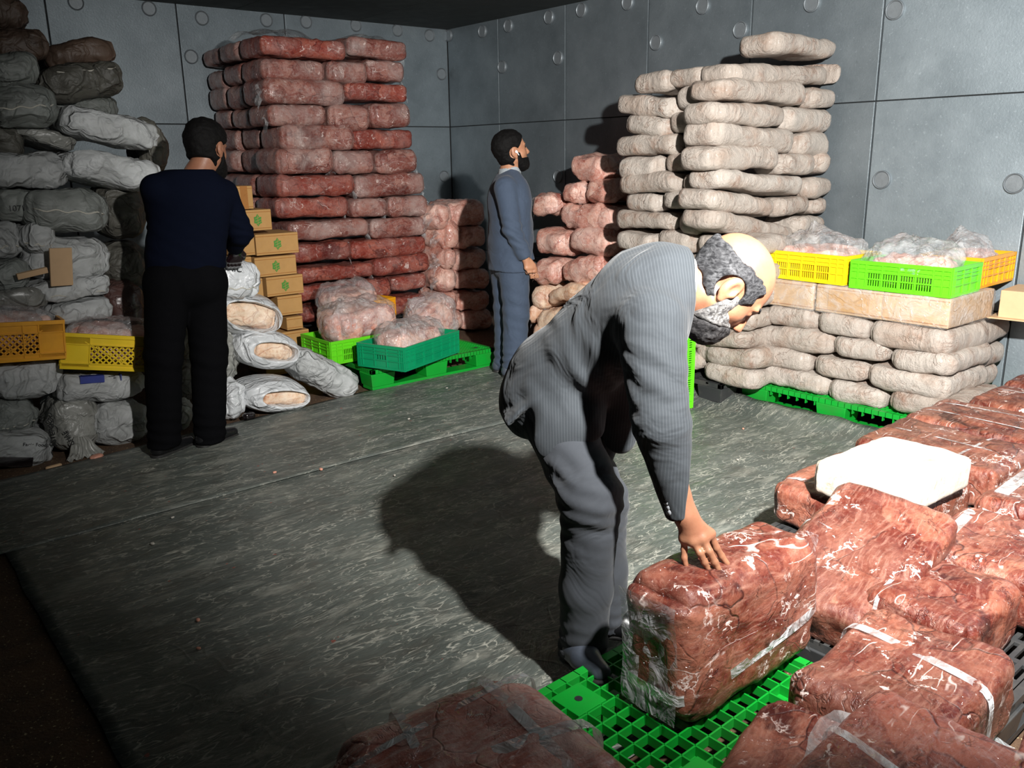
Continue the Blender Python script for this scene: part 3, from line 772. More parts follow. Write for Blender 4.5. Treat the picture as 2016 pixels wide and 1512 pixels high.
SACKLAB = ['brown sack cut by the photo corner, topmost at the pile left end', 'dark brown sack just under the topmost corner sack', 'grey sack beneath the dark brown sack at pile left edge',
 'dark brown sack on top of pile beside the bare wall panel', 'long dark grey sack under the top brown sack, tied end by wall', 'grey green sack with a pale stitched seam near pile top', 'grey sack wedged under the long dark grey sack',
 'dark gathered sack end left of the big pale sack', 'big pale wrinkled sack sloping up, highest of the pale ones', 'dull grey sack standing behind the two big pale sacks', 'second big pale sack sloping up behind the man in navy',
 'small dark green sack at pile edge below the grey green sack', 'pale sack with a dark torn hole, left of big pale sacks', 'grey sack printed with the number 1071', 'grey sack with long stitched seam, right of the 1071 sack',
 'dark khaki sack upright next to the back of the man', 'pale sack at pile edge under the 1071 sack', 'pale folded sack with cardboard poking out beneath', 'silver pale sack with a cardboard flap stuck on it', 'grey pleated sack at pile edge above the flat sack',
 'flat pale sack with a seam above the yellow crates', 'thin plastic sack folded at pile edge above amber crate', 'glossy white sack directly above the yellow crate', 'dark grey sack in shadow beside the flap sack', 'dark reddish sack in shadow behind the yellow crate',
 'white sack under the amber crate', 'white sack with blue printed panel under the yellow crate', 'grey sack with seam in bottom row at pile left', 'grey plastic sack standing with gathered mouth and black letters', 'white folded sack on floor by the man in navy',
 'white bottom sack with green print and black label', 'dark sack showing between the legs of man in navy', 'lower dark sack showing between the legs of man in navy', 'pale sack at floor between the legs of man in navy']
MSK = dict(W=M_SACK_W, G=M_SACK_G, D=M_SACK_D, B=M_SACK_B, T=M_SACK_T, R=M_SACK_R)
sk = []
for i, t in enumerate(SACKS):
    H, L = t[3] * 1.14, t[2] * 1.10
    m = MSK[t[6]]
    W = .42
    z = max(t[1], H / 2 + .004)
    o = put('sack', (t[0], z, L, H, t[4]), 'y', t[5], W, m, cell=.02, edge=.34 if t[6] in 'WT' else .40, plan=.06, lump=.016, crease=.012, seed=40 + i, taper=((.12, .3), (.3, .12), (.1, .1))[i % 3], sag=.018, fold=.006 if t[6] in 'WT' else .002)
    tag(o, SACKLAB[i], 'sack', 'sacks in the left pile')
    sk.append((o, L, W, H))
for i, zf, tl in ((5, .45, .04), (14, .5, .02), (20, .22, 0), (27, .30, .16), (17, .35, .1), (16, .35, 0), (4, .75, -.05)):
    o, L, W, H = sk[i]
    seam(o, L, W, H, H * zf, tl, i)
o, L, W, H = sk[13]
text_mesh('printed_number', '1071', .042, M_INK, o, (L * .02, min(front_y(o, L * f, H * .36) for f in (-.1, 0, .1)) - .003, H * .28), (math.pi / 2, 0, 0))
o, L, W, H = sk[26]
MB().b3(-L * .28, -L * .02, -W / 2 - .012, -W / 2 + .03, H * .70, H * .95).build('blue_panel', M_BLUE, o)
MB().b3(L * .16, L * .17, -W / 2 - .012, -W / 2 + .03, H * .72, H * .95).build('blue_bar', M_BLUE, o)
yy = min(front_y(o, L * f, H * .8) for f in (.04, .08, .12))
mk = MB()
for x, z, w_, h_ in ((.045, .86, .010, .004), (.045, .76, .006, .012), (.085, .88, .022, .004), (.10, .80, .012, .004), (.075, .72, .008, .005)):
    mk.box((L * x, yy - .002, H * z), (w_, .004, h_))
mk.build('ink_marks', M_INK, o)
o, L, W, H = sk[30]
text_mesh('dark_letters', 'Faqir Foods', .026, M_INK, o, (L * .22, min(front_y(o, L * f, H * .7) for f in (.12, .22, .3)) - .003, H * .66), (math.pi / 2, 0, 0))
MB().b3(-L * .3, L * .20, -W / 2 - .010, -W / 2 + .05, H * .10, H * .34).build('black_label', M_DARK, o)
o, L, W, H = sk[28]
text_mesh('black_letters', 'ASTEFOOD', .038, M_INK, o, (-L * .40, -W / 2 * .86, H * .5), (math.pi / 2, -math.pi / 2, -.5))
text_mesh('black_letters', 'CHAE', .034, M_INK, o, (-L * .16, -W / 2 - .02, H * .36), (math.pi / 2, -math.pi / 2 - .3, -.2))
def pts(u, v):
    a = (v - .5) * 2
    return np.stack([a * (.03 + .07 * u) , -W / 2 - .005 - .07 * u + .012 * np.sin(v * 40), .10 - .10 * u + .01 * np.cos(v * 26) * u], 1)
film_sheet('gathered_mouth', pts, 8, 30, M_SACK_T, o, 4, .012)
MB().b3(-.05, .05, -.012, .012, -.10, .10)
for k, (p, d, r, lab) in enumerate((((1.01, 5.0, 1.02), (.115, .012, .20), (.10, .06, .22), 'brown cardboard flap stuck to the silver pale sack'), ((.87, 5.0, 1.0), (.15, .02, .03), (.2, -.14, .12), 'sliver of cardboard poking out under the folded sack'))):
    c = MB().box((0, 0, 0), d).build('cardboard_flap', M_CARTON2, None, bevel=.002)
    c.location, c.rotation_euler = p, r
    tag(c, lab, 'cardboard')

# ------------------------------------------------------------------ pallets
def pallet(label, loc, rz, L, W, H, m, cell=.05, slots=False, solid=.0, fine=False):
    t = empty('pallet', loc, (0, 0, rz), label, 'pallet')
    d = MB()
    z1, zd = H, H - .028
    rim = .028
    for s in (-1, 1):
        d.box((0, s * (W / 2 - rim / 2), (z1 + zd) / 2), (L, rim, z1 - zd))
        d.box((s * (L / 2 - rim / 2), 0, (z1 + zd) / 2), (rim, W, z1 - zd))
    b = .0052
    nx, ny = max(2, round(L / cell)), max(2, round(W / cell))
    pads = [(i * (L / 2 - .10), j * (W / 2 - .10)) for i in (-1, 0, 1) for j in (-1, 0, 1)]
    if slots:
        k = int(W / .030)
        for j in range(1, k):
            d.box((0, -W / 2 + j * W / k, z1 - .006), (L, .015, .012))
        for i in range(1, round(L / .11)):
            d.box((-L / 2 + i * .11, 0, z1 - .007), (.022, W, .013))
    else:
        for i in range(1, nx):
            d.box((-L / 2 + i * L / nx, 0, (z1 + zd) / 2), (b, W, z1 - zd))
        for j in range(1, ny):
            d.box((0, -W / 2 + j * W / ny, (z1 + zd) / 2), (L, b, z1 - zd))
        for x, y in pads:
            d.box((x, y, z1 - .012), (cell * 2, cell * 2, .0245))
    d.build('deck', m, t, bevel=.0012)
    for x, y in pads:
        if not slots:
            MB().cyl((x, y, z1 + .0008), .011, .002, n=14).build('screw_hole', M_INK, t)
        o = MB().box((0, 0, 0), (.17, .15, H - .028 - .022), taper=-.12).build('block', m, t, bevel=.004)
        o.location = (x * (L / 2 - .085) / (L / 2 - .10), y * (W / 2 - .075) / (W / 2 - .10), .022 + (H - .05) / 2)
    for j in (-1, 0, 1):
        o = MB().box((0, 0, 0), (L, .13, .022)).build('runner', m, t, bevel=.002)
        o.location = (0, j * (W / 2 - .065), .011)
    for s in (-1, 1):          # little ribs seen along the deck edge
        r = MB()
        for i in range(1, int(L / .06)):
            r.box((-L / 2 + i * .06, s * (W / 2 - .012), zd - .012), (.005, .022, .024))
        r.build('edge_ribs', m, t)['kind'] = 'stuff'
    return t

pallet('green lattice pallet on tarp under the upright meat slab', (1.385, 1.03, .018), .03, 1.22, 1.0, .135, M_GREEN, .052)
pallet('black slotted pallet under the leaning and white slabs', (2.72, 1.22, .018), .02, 1.24, 1.06, .132, M_BLACKPL, slots=True)
pallet('black slotted pallet under the meat slab rows by the right wall', (4.02, 1.25, .018), 0, 1.24, 1.06, .132, M_BLACKPL, slots=True)
pallet('green pallet with open sides under the cream bags and wrapped cartons', (4.885, 2.52, .006), math.pi / 2, 1.22, .90, .145, M_GREEN, .04)
pallet('dark pallet under the tall cream bag stack', (4.78, 3.72, .006), math.pi / 2, 1.1, 1.04, .14, M_BLACKPL, slots=True)
pallet('green pallet carrying the teal crate and bagged blocks', (3.34, 5.53, .012), 0, 1.06, 1.12, .14, M_GREEN, .028)
pallet('dark pallet beneath the tall red meat stack', (3.55, 6.85, .004), 0, 1.3, 1.1, .23, M_BLACKPL, slots=True)

# ------------------------------------------------------------------ crates
def crate(label, loc, rot, L, W, H, m, pattern='slots', group=None):
    t = empty('crate', loc, rot, label, 'crate', group)
    def wall(name, length, window, T):
        b = MB()
        w = .006
        rimh = .020
        def bx(u0, u1, z0, z1, th=w, out=0.0):
            b.b3(u0, u1, -th / 2 - out, th / 2 - out, z0, z1)
        h = length / 2
        bx(-h, h, H - rimh, H, .014, .004)
        bx(-h, h, 0, .016, .010, .002)
        e = length * (.17 if window else .10)
        top = H - rimh
        win0, win1 = .022, H * .62
        if pattern == 'slots':
            bx(-h, -h + e, .016, top)
            bx(h - e, h, .016, top)
            bx(-h + e, h - e, win1, top)
            n = 4 if window else 3
            for i in range(n + 1):
                u = -h + e + (length - 2 * e) * i / n
                bx(u - .004, u + .004, .016, top, .012, .004)
            zs = (win0 + win1) / 2
            for z in (zs, win1, (win1 + top) / 2):
                bx(-h, h, z - .0035, z + .0035, .011, .004)
            for u in (-h + .004, -h + e * .5, h - e * .5, h - .004):
                bx(u - .0035, u + .0035, .012, top, .012, .004)
            if window:
                k = int((length - 2 * e) / .0135)
                for i in range(k):
                    u = -h + e + (i + .5) * (length - 2 * e) / k
                    bx(u - .0034, u + .0034, win0, win1, w * .7)
                bx(-h + e, h - e, .016, win0)
            else:
                for i in range(n):
                    u0 = -h + e + (length - 2 * e) * i / n
                    u1 = -h + e + (length - 2 * e) * (i + 1) / n
                    if i != n // 2: bx(u0, u1, .016, win1)
                    else:
                        bx(u0, u1, .016, zs)
                        k = 5
                        for q in range(k): bx(u0 + (q + .3) * (u1 - u0) / k, u0 + (q + .8) * (u1 - u0) / k, zs, win1)
        else:   # diamond lattice window
            e0, e1 = (.24, .24)
            bx(-h, -h + length * e0, .016, top)
            bx(h - length * e1, h, .016, top)
            bx(-h, h, H * .70, top)
            bx(-h, h, .012, H * .17)
            for z in (H * .70, H * .17, H * .45):
                if z != H * .45: bx(-h, h, z - .003, z + .003, .011, .004)
            for u in (-h + .004, -h + length * e0, h - length * e1, h - .004, -h + length * .62):
                bx(u - .003, u + .003, .016, top, .011, .004)
            x0, x1, z0, z1 = -h + length * e0, h - length * e1, H * .17, H * .70
            dz = z1 - z0
            k = int((x1 - x0) / .030) + 3
            for i in range(-3, k):
                for s in (-1, 1):
                    xa = x0 + i * .030
                    a, c = (xa, xa + dz) if s > 0 else (xa + dz, xa)
                    za, zc = z0, z1
                    lo, hi = min(a, c), max(a, c)
                    if hi < x0 or lo > x1: continue
                    # clip the bar to the window
                    def at(x): return z0 + (x - a) / (c - a) * dz
                    A, B_ = max(lo, x0), min(hi, x1)
                    p, q = Vector((A, 0, at(A))), Vector((B_, 0, at(B_)))
                    if (q - p).length < .006: continue
                    ang = math.atan2(q.z - p.z, q.x - p.x)
                    b.box((p + q) / 2, ((q - p).length, w * .7, .0075), Matrix.Rotation(-ang, 3, 'Y'))
            for s in (-1, 1):   # long raised diagonal ribs
                ang = math.atan2(dz * 1.5, length * .5)
                b.box((s * length * .12, -.004, H * .48), (length * .42, .004, .005), Matrix.Rotation(-s * ang, 3, 'Y'))
        return b.build(name, m, t)
    for s in (-1, 1):
        o = wall('side_wall', L, True, 1)
        o.location, o.rotation_euler = (0, s * (W / 2 - .006), 0), (0, 0, 0 if s < 0 else math.pi)
        o = wall('end_wall', W - .012, False, 1)
        o.location, o.rotation_euler = (s * (L / 2 - .006), 0, 0), (0, 0, math.pi / 2 if s > 0 else -math.pi / 2)
    f = MB().b3(-L / 2 + .01, L / 2 - .01, -W / 2 + .01, W / 2 - .01, 0, .006)
    f.build('crate_floor', m, t)
    return t

PI = math.pi
crate('bright lime crate on the wrapped cartons, full of bagged meat', (4.64, 2.215, .812), (0, 0, -PI / 2 + .02), .55, .36, .155, M_LIME)
crate('yellow crate on the cartons left of the bright lime crate', (4.66, 2.80, .815), (0, 0, -PI / 2 - .04), .56, .36, .165, M_YELLOW)
crate('yellow crate at photo edge behind the bright lime crate', (5.10, 2.14, .815), (0, 0, .03), .46, .34, .165, M_AMBER)
crate('bright lime crate on its end, slots facing out, behind the bending man', (4.12, 3.42, .30), Matrix(((0, .15, -.989), (0, .989, .15), (1, 0, 0))).to_euler(), .57, .34, .15, M_LIME)
crate('teal crate set askew on green pallet corner', (3.16, 5.03, .17), (0, 0, .37), .66, .40, .165, M_TEAL)
crate('lime crate between the leaning white sack and teal crate', (2.93, 5.47, .165), (0, 0, .04), .56, .42, .165, M_LIME)
crate('yellow crate behind the bagged pink block, mostly hidden', (3.26, 5.93, .33), (0, 0, .22), .50, .34, .15, M_AMBER)
crate('amber crate with diamond lattice window at far left', (.70, 5.06, .575), (0, .075, -.03), .50, .36, .205, M_AMBER, 'diamond')
crate('yellow crate with diamond lattice window beside man in navy', (1.225, 5.02, .452), (0, .17, -.20), .58, .36, .195, M_YELLOW, 'diamond')

# ------------------------------------------------------------------ clear bags of meat
def bag_of_meat(label, loc, rot, L, W, H, m, seed, tail=(0, 0, .05), knot=True, fill=.93, amp=.018, group=None, film=None, fh=1.12):
    t = empty('bagged_meat', loc, rot, label, 'bagged meat', group)
    V, F = slab_points(L * fill, W * fill, H * fill, cell=.018, edge=.42, plan=.09, lump=.022, crease=.014, seed=seed)
    link('meat', mesh('meat', V, F), m, t, True)
    film_bag('film', L * 1.03, W * 1.03, H * fh, film or M_FILM, t, seed + 3, knot, amp, tail=tail, cell=.018)
    return t
bag_of_meat('clear bag of pink meat heaped in the bright lime crate on cartons', (4.64, 2.225, .845), (0, 0, -PI / 2), .48, .30, .155, M_PINK, 21, (-.02, .03, .02), fh=1.45, amp=.03)
bag_of_meat('clear bag of pink meat heaped in the yellow crate left of lime', (4.66, 2.80, .85), (0, 0, -PI / 2), .50, .30, .16, M_PINK, 24, (-.1, .06, .05), fh=1.45, amp=.032)
bag_of_meat('clear bag of pink meat in the yellow crate at photo edge', (5.08, 2.14, .85), (0, 0, 0), .42, .28, .15, M_PINK, 27, (-.05, .03, .06), fh=1.45, amp=.03)
bag_of_meat('tied clear bag of pale meat in the teal crate', (3.16, 5.04, .20), (0, 0, .37), .54, .33, .20, M_PINK, 31, (-.12, -.08, .03), amp=.02, fh=1.2)
bag_of_meat('big tied clear bag of pale pink meat on the lime crate', (2.98, 5.44, .305), (0, -.06, .14), .58, .36, .215, M_PINK, 34, (-.12, -.02, .05), amp=.022, fh=1.18)
bag_of_meat('crumpled clear bag of meat on the half hidden yellow crate', (3.17, 5.90, .40), (0, -.03, .1), .46, .3, .17, M_PINK, 37, (.1, 0, .03), amp=.026, fh=1.3)
bag_of_meat('large bagged pale block leaning on its edge behind teal crate', (3.63, 5.40, .165), (.0, -.30, .12), .44, .30, .36, M_PINK, 41, (-.16, 0, .05), amp=.02, fh=1.08)
bag_of_meat('film covered pinkish meat in the amber crate', (.70, 5.06, .63), (0, .075, -.03), .46, .31, .18, M_PINK, 44, (.1, 0, .03), amp=.024, fh=1.15)
bag_of_meat('film covered pinkish meat in the yellow lattice crate', (1.22, 5.03, .50), (0, .17, -.20), .52, .31, .175, M_PINK, 47, (-.1, 0, .03), amp=.024, fh=1.2)

# ------------------------------------------------------------------ cartons
def carton(label, c, d, m, rz=0, leaf=True, tape=False, group=None, wrap=False, face='y'):
    o = MB().box((0, 0, 0), d).build('carton', m, None, bevel=.004)
    o.location, o.rotation_euler = c, (0, 0, rz)
    tag(o, label, 'carton', group)
    L, W, H = d
    for s in (-1, 1):
        MB().box((0, -W / 2 - .0016, s * (H / 2 - .016)), (L * .985, .004, .0035)).build('flap_seam', M_TAPE_BROWN, o)
    if leaf:
        b = MB()
        r = .036
        pts = [(0, 1), (.38, .52), (.80, .48), (.72, .0), (.84, -.46), (.40, -.60), (0, -1), (-.42, -.52), (-.82, -.44), (-.74, .06), (-.80, .50), (-.36, .58)]
        V = [(x * r * .95, -W / 2 - .0022, z * r * 1.18) for x, z in pts] + [(x * r * .95, -W / 2 + .001, z * r * 1.18) for x, z in pts]
        k = len(pts)
        b.add(V, [tuple(range(k - 1, -1, -1))] + [(i, (i + 1) % k, k + (i + 1) % k, k + i) for i in range(k)])
        b.build('leaf_print', M_LEAF, o)
        v = MB()
        for q in (-.5, 0, .5):
            v.box((.004, -W / 2 - .0028, q * r), (.046, .0012, .0022), Matrix.Rotation(-.35, 3, 'Y'))
        v.box((0, -W / 2 - .0028, 0), (.0022, .0012, r * 1.8))
        v.build('leaf_veins', M_CARTON, o)
    if tape:
        MB().box((L * .02, -W / 2 - .001, 0), (.05, .004, H * 1.01)).build('tape', M_TAPE_BROWN, o)
    if wrap:
        V, F = slab_points(L + .02, W + .02, H + .012, cell=.022, edge=.12, plan=.012, lump=.006, crease=.006, seed=int(c[1] * 100))
        w = link('stretch_film', mesh('stretch_film', V, F), M_FILM, o, True)
        w.location = (0, 0, -H / 2 - .006)
    return o
CART = [(2.365, 1.301, 0.13, 0.152, 0.0), (2.448, 1.144, 0.205, 0.14, 0.0), (2.34, 0.985, 0.138, 0.166, 0.0), (2.586, 0.971, 0.317, 0.144, 0.0), (2.295, 0.828, 0.166, 0.135, 0.0), (2.555, 0.815, 0.314, 0.135, 0.0), (2.359, 0.668, 0.181, 0.141, 0.0), (2.61, 0.67, 0.285, 0.136, 0.0), (2.345, 0.521, 0.182, 0.119, 0.0), (2.644, 0.522, 0.189, 0.137, 0.0), (2.369, 0.384, 0.184, 0.107, 0.0), (2.666, 0.387, 0.125, 0.092, 0.0)]
CL = ['brown taped carton highest behind the man in navy', 'carton with green leaf print, highest one with a leaf', 'plain carton end directly right of the gloved hands', 'carton with leaf print sticking out beside red stack, second leaf from top', 'plain carton end below the gloved hands',
      'carton with leaf print, third leaf from top', 'half hidden carton end behind the top white sack', 'carton with leaf print sticking out furthest, fourth leaf from top', 'hidden carton end behind the open white sack', 'plain fronted carton under the lowest leaf carton', 'hidden carton end low behind the open sack', 'lowest carton visible above the lime crate']
for i, t in enumerate(CART):
    rz = RNG.uniform(-.035, .035)
    H = min(t[3] * 1.02, .158)
    carton(CL[i], (t[0], 5.8 + .17, t[1]), (t[2], .34, H), M_CARTON, rz, leaf=i in (1, 3, 5, 7), tape=i == 0, group='brown cartons stacked by the red meat')
# carton column foot, standing on the floor
carton('lowest carton of the leaf column standing on the floor', (2.60, 5.99, .25), (.36, .34, .15), M_CARTON, 0, False, group='brown cartons stacked by the red meat')
carton('floor carton under the leaf column', (2.60, 5.99, .09), (.36, .34, .15), M_CARTON, 0, False, group='brown cartons stacked by the red meat')
RC = [(2.875, 0.72, 0.329, 0.15, 0.0), (2.489, 0.724, 0.397, 0.166, 0.0), (2.11, 0.706, 0.325, 0.205, 0.0)]
RL = ['film wrapped tan carton under the yellow crate', 'film wrapped tan carton with torn film window, middle of the three', 'film wrapped tan carton at the corner under the lime crate']
for i, t in enumerate(RC):
    dep = (.5, .5, .52)[i]
    z = .731
    c = carton(RL[i], (4.47 + dep / 2, t[0], z), (t[2] * (1.0, 1.02, 1.1)[i], dep, .155), M_CARTON2, -PI / 2, False, group='wrapped tan cartons', wrap=True)
    if i == 1:
        MB().box((0, -dep / 2 - .004, -.005), (t[2] * .62, .003, .11)).build('bare_window', M_CARTON, c)
o = carton('loose tan carton at photo edge beside the wrapped cartons', (5.14, 1.80, .73), (.30, .22, .15), M_CARTON2, .1, False)
o = MB().box((0, 0, 0), (.34, .30, .006)).build('cardboard_sheet', M_CARTON2, None)
o.location, o.rotation_euler = (5.12, 1.80, .655), (0, 0, .1)
tag(o, 'flat cardboard under the loose tan carton at photo edge', 'cardboard')

# ------------------------------------------------------------------ meat slabs in front
def meat_slab(label, loc, rot, L, W, H, m, seed, edge=.22, plan=.05, tapes=(), flaps=(), **kw):
    kw = dict(dict(cell=.0115, lump=.010, crease=.005, sag=.005, belly=.03), **kw)
    o = slab('meat_slab', L, W, H, m, loc, rot, edge=edge, plan=plan, seed=seed, **kw)
    tag(o, label, 'meat slab')
    for ax, u, w, sk in tapes:
        ribbon_around(L, W, H, u, w, .007, sk, ax, m=M_TAPE, parent=o)
    for (x0, y0, z0), (x1, y1, z1), dx in flaps:
        def pts(u, v):
            a = np.stack([x0 + u * (x1 - x0), y0 + u * (y1 - y0), z0 + u * (z1 - z0)], 1)
            return a + v[:, None] * np.array(dx) * (.6 + .5 * np.sin(u * 9 + seed))[:, None]
        film_sheet('film_flap', pts, 22, 6, M_FILM_HAZY, o, seed, .010, 24)
    return o
# upright slab the man holds: local Z is its width, so it stands on its long edge
meat_slab('bloody meat slab standing upright on green pallet under the man\'s hand', (1.748, 1.362, .336), (PI / 2 - .04, 0, -.02), .585, .365, .225, M_SLAB, 3, edge=.26, plan=.07, tapes=((1, -.06, .030, .035),),
          flaps=(((.285, -.19, .2), (.285, .17, .2), (.02, .0, -.10)),))
up = bpy.data.objects['meat_slab']
film_sheet('film_end', lambda u, v: np.stack([-.300 + .012 * np.sin(v * 3.14), -.165 + .32 * v, .012 + .185 * u], 1), 14, 20, M_FILM_HAZY, up, 9, .006, 30)
meat_slab('sunlit meat slab leaning against the slab under the white block', (2.40, 1.215, .205), (.06, -.30, .10), .60, .40, .175, M_SLAB, 5, tapes=((0, -.02, .04, .05),),
          flaps=(((-.28, -.2, .02), (.28, -.2, .02), (0, -.05, -.03)), ((.29, -.18, .05), (.29, .18, .1), (.06, 0, .02))))
meat_slab('meat slab lying flat on pallets with torn white fat patch', (1.875, .815, .155), (0, -.02, .07), .47, .37, .20, M_SLAB, 8, tapes=((0, .05, .030, .03),),
          flaps=(((.1, -.19, .01), (.24, .1, .01), (.03, -.03, -.0)),))
meat_slab('meat slab in half shadow between flat slab and green lattice', (1.40, .80, .155), (0, 0, .25), .46, .30, .15, M_SLAB, 12, plan=.05)
meat_slab('shaded meat slab loosely wrapped in film, nearest to the camera', (1.40, .57, .30), (.0, -.04, .05), .46, .36, .14, M_SLAB_DARK, 15, tapes=((0, -.02, .022, .05),),
          flaps=(((-.2, .17, .12), (.2, .17, .1), (0, .03, .03)),))
meat_slab('dark red slab corner at bottom right of the photo', (1.885, .40, .155), (0, 0, .2), .30, .30, .16, M_SLAB_DARK, 18)
meat_slab('meat slab lying under the white block', (3.02, 1.52, .155), (0, 0, .03), .60, .52, .165, M_SLAB, 21, tapes=((0, -.2, .03, 0),), flaps=(((.2, -.26, .1), (.3, .2, .1), (.05, -.02, -.02)),))
o = slab('frozen_block', .50, .345, .125, M_WHITER, (2.93, 1.40, .338), (.0, .015, -.02), cell=.008, edge=.18, plan=.028, lump=.005, crease=.003, seed=2)
tag(o, 'blank white frozen block lying on the meat slabs', 'frozen block')
meat_slab('meat slab behind the white block, next to the cream stack', (3.66, 1.54, .155), (0, 0, .0), .46, .60, .17, M_SLAB, 24, tapes=((0, .02, .012, .01), (1, -.12, .012, 0)))
meat_slab('second meat slab right of the white block, towards the wall', (4.13, 1.56, .155), (0, 0, .02), .44, .58, .18, M_SLAB, 27, tapes=((0, -.08, .012, .01), (0, .1, .012, -.01)))
meat_slab('meat slab near the right wall beneath the wrapped pallet corner', (4.58, 1.50, .155), (0, 0, -.02), .42, .52, .19, M_SLAB, 30, tapes=((0, .05, .012, .01),))
meat_slab('meat slab in the corner by the right wall', (5.03, 1.52, .155), (0, 0, 0), .42, .50, .20, M_SLAB, 33, tapes=((0, -.03, .012, .01),))
meat_slab('meat slab at right photo edge in front of the white film patch', (3.42, .97, .155), (0, 0, .03), .62, .46, .175, M_SLAB, 36, tapes=((1, .17, .05, .01),), flaps=(((-.3, .2, .1), (-.3, -.2, .1), (-.03, 0, -.03)),))
meat_slab('meat slab at right photo edge behind the front pallet slabs', (2.80, .94, .155), (0, 0, .05), .46, .46, .18, M_SLAB, 39, tapes=((1, .16, .035, .02),))
meat_slab('meat slab at right photo edge beside the black slotted deck', (2.35, .945, .155), (0, 0, .04), .38, .32, .18, M_SLAB, 42, tapes=((1, .12, .012, .02),), flaps=(((-.19, -.15, .12), (-.19, .15, .12), (-.05, 0, .01)),))
meat_slab('shaded icy meat slab lying alone at the bottom of the photo', (.86, 1.19, .155), (0, .03, -.06), .54, .50, .235, M_ICY, 45, edge=.38, plan=.12, tapes=((1, -.02, .035, -.03), (0, .13, .03, .02), (0, -.12, .022, .06), (1, .14, .018, .04)), flaps=(((-.25, .2, .1), (.2, .22, .16), (0, .03, .02)),))

# ------------------------------------------------------------------ open white sacks right of the man in navy
RS = [(1.942, 0.859, 0.297, 0.219, -12.0, 4.93), (1.963, 0.645, 0.298, 0.127, -13.4, 4.98), (2.029, 0.626, 0.438, 0.267, -15.5, 4.98), (2.106, 0.401, 0.423, 0.241, -15.1, 4.95), (1.885, 0.386, 0.191, 0.386, 0.0, 5.0), (1.841, 0.135, 0.172, 0.226, 0.0, 4.9), (2.112, 0.108, 0.425, 0.205, -8.2, 4.86)]
def open_sack(label, t, y, mouth_w, mouth_h, seed, meat=M_BEIGE, cx=0.0):
    """sack with a gaping mouth towards the room: shell, rolled rim and the meat inside"""
    k, z, L, H, tilt = t[:5]
    e = empty('open_sack', (k, y + .22, z), (0, -math.radians(tilt), 0), label, 'sack', 'open white sacks')
    n, mrow = 40, 9
    th = np.linspace(0, 2 * PI, n, endpoint=False)
    def se(a, b, p=2.6):
        c, s_ = np.cos(th), np.sin(th)
        q = 1 / (np.abs(c) ** p + np.abs(s_) ** p) ** (1 / p)
        return a * c * q, b * s_ * q
    V = []
    for i in range(mrow):
        u = i / (mrow - 1)
        if i == mrow - 1: a, b, yy = .02, .02, .24
        else:
            f = min(1, .86 + .5 * u)
            a, b, yy = L / 2 * f * (1 - .25 * max(0, u - .6)), H / 2 * f * (1 - .3 * max(0, u - .6)), -.22 + .44 * u
        if i == 0: a, b = mouth_w / 2 + .006, mouth_h / 2 + .006
        x, zz = se(a, b)
        x = x + (cx if i == 0 else 0)
        V.append(np.stack([x, np.full(n, yy), zz], 1))
    xi, zi = se(mouth_w / 2, mouth_h / 2)
    xb, zb = se(mouth_w / 2 * .9, mouth_h / 2 * .85)
    inner = [np.stack([xi + cx, np.full(n, -.205), zi], 1), np.stack([xb + cx, np.full(n, -.06), zb], 1)]
    V = np.concatenate(inner[::-1] + V)
    rows = mrow + 2
    I = np.arange(rows * n).reshape(rows, n)
    F = np.stack([I[:-1].ravel(), np.roll(I, -1, 1)[:-1].ravel(), np.roll(I, -1, 1)[1:].ravel(), I[1:].ravel()], 1)
    Q = V * 6 + seed
    V = V + .010 * np.stack([vnoise(Q, seed), vnoise(Q + 9, seed), vnoise(Q + 19, seed)], 1) + .006 * np.stack([vnoise(Q * 4, seed), vnoise(Q * 4 + 9, seed), vnoise(Q * 4 + 19, seed)], 1)
    o = link('sack_shell', mesh('sack_shell', V, F), M_LINER, e, True)
    md = o.modifiers.new('subd', 'SUBSURF'); md.levels = 1; md.render_levels = 2
    V, F = slab_points(mouth_w * .98, .26, mouth_h * .92, cell=.014, edge=.4, plan=.05, lump=.016, crease=.016, seed=seed)
    c = link('meat', mesh('meat', V, F), meat, e, True)
    c.location = (cx, -.045, -mouth_h * .46)
    return e
open_sack('white sack with gaping mouth and beige meat, upper one of the open sacks', RS[2], 4.98, RS[2][2] * .84, RS[2][3] * .62, 3)
open_sack('white sack with open mouth just below the upper open sack', RS[3], 4.93, RS[3][2] * .66, RS[3][3] * .44, 5, cx=.03)
open_sack('white sack folded open on the floor, meat showing at its mouth', RS[6], 4.86, RS[6][2] * .72, RS[6][3] * .46, 7, cx=.03)
def rsack(i, y, label, m=M_LINER, W=.40, **kw):
    t = RS[i]
    H = t[3] * 1.08
    o = put('sack', (t[0], max(t[1], H / 2 + .004), t[2] * 1.04, H, t[4]), 'y', y, W, m, cell=.015, edge=.42, plan=.08, lump=.016, crease=.016, seed=60 + i, fold=.006, **kw)
    tag(o, label, 'sack', 'open white sacks')
    return o, t[2], W, H
o, L, W, H = rsack(0, 4.93, 'white printed sack being lifted by the gloved hands')
text_mesh('grey_letters', 'UNIC', .05, M_INK, o, (-L * .20, -W / 2 - .006, H * .72), (PI / 2, 0, 0))
seam(o, L, W, H, H * .30, .12, 2)
o, L, W, H = rsack(1, 5.06, 'grey white folded sack under the lifted printed sack', M_SACK_T)
rsack(4, 5.02, 'crumpled translucent white sack beside the leg of man in navy', M_SACK_T)
o, L, W, H = rsack(5, 4.90, 'small white sack on the floor with a dark wet end')
V, F = slab_points(.09, .07, .05, cell=.012, edge=.48, plan=.03, lump=.01, crease=.006, seed=4)
q = link('dark_end', mesh('dark_end', V, F), M_DARK, o, True)
q.location = (.06, -.20, .0)
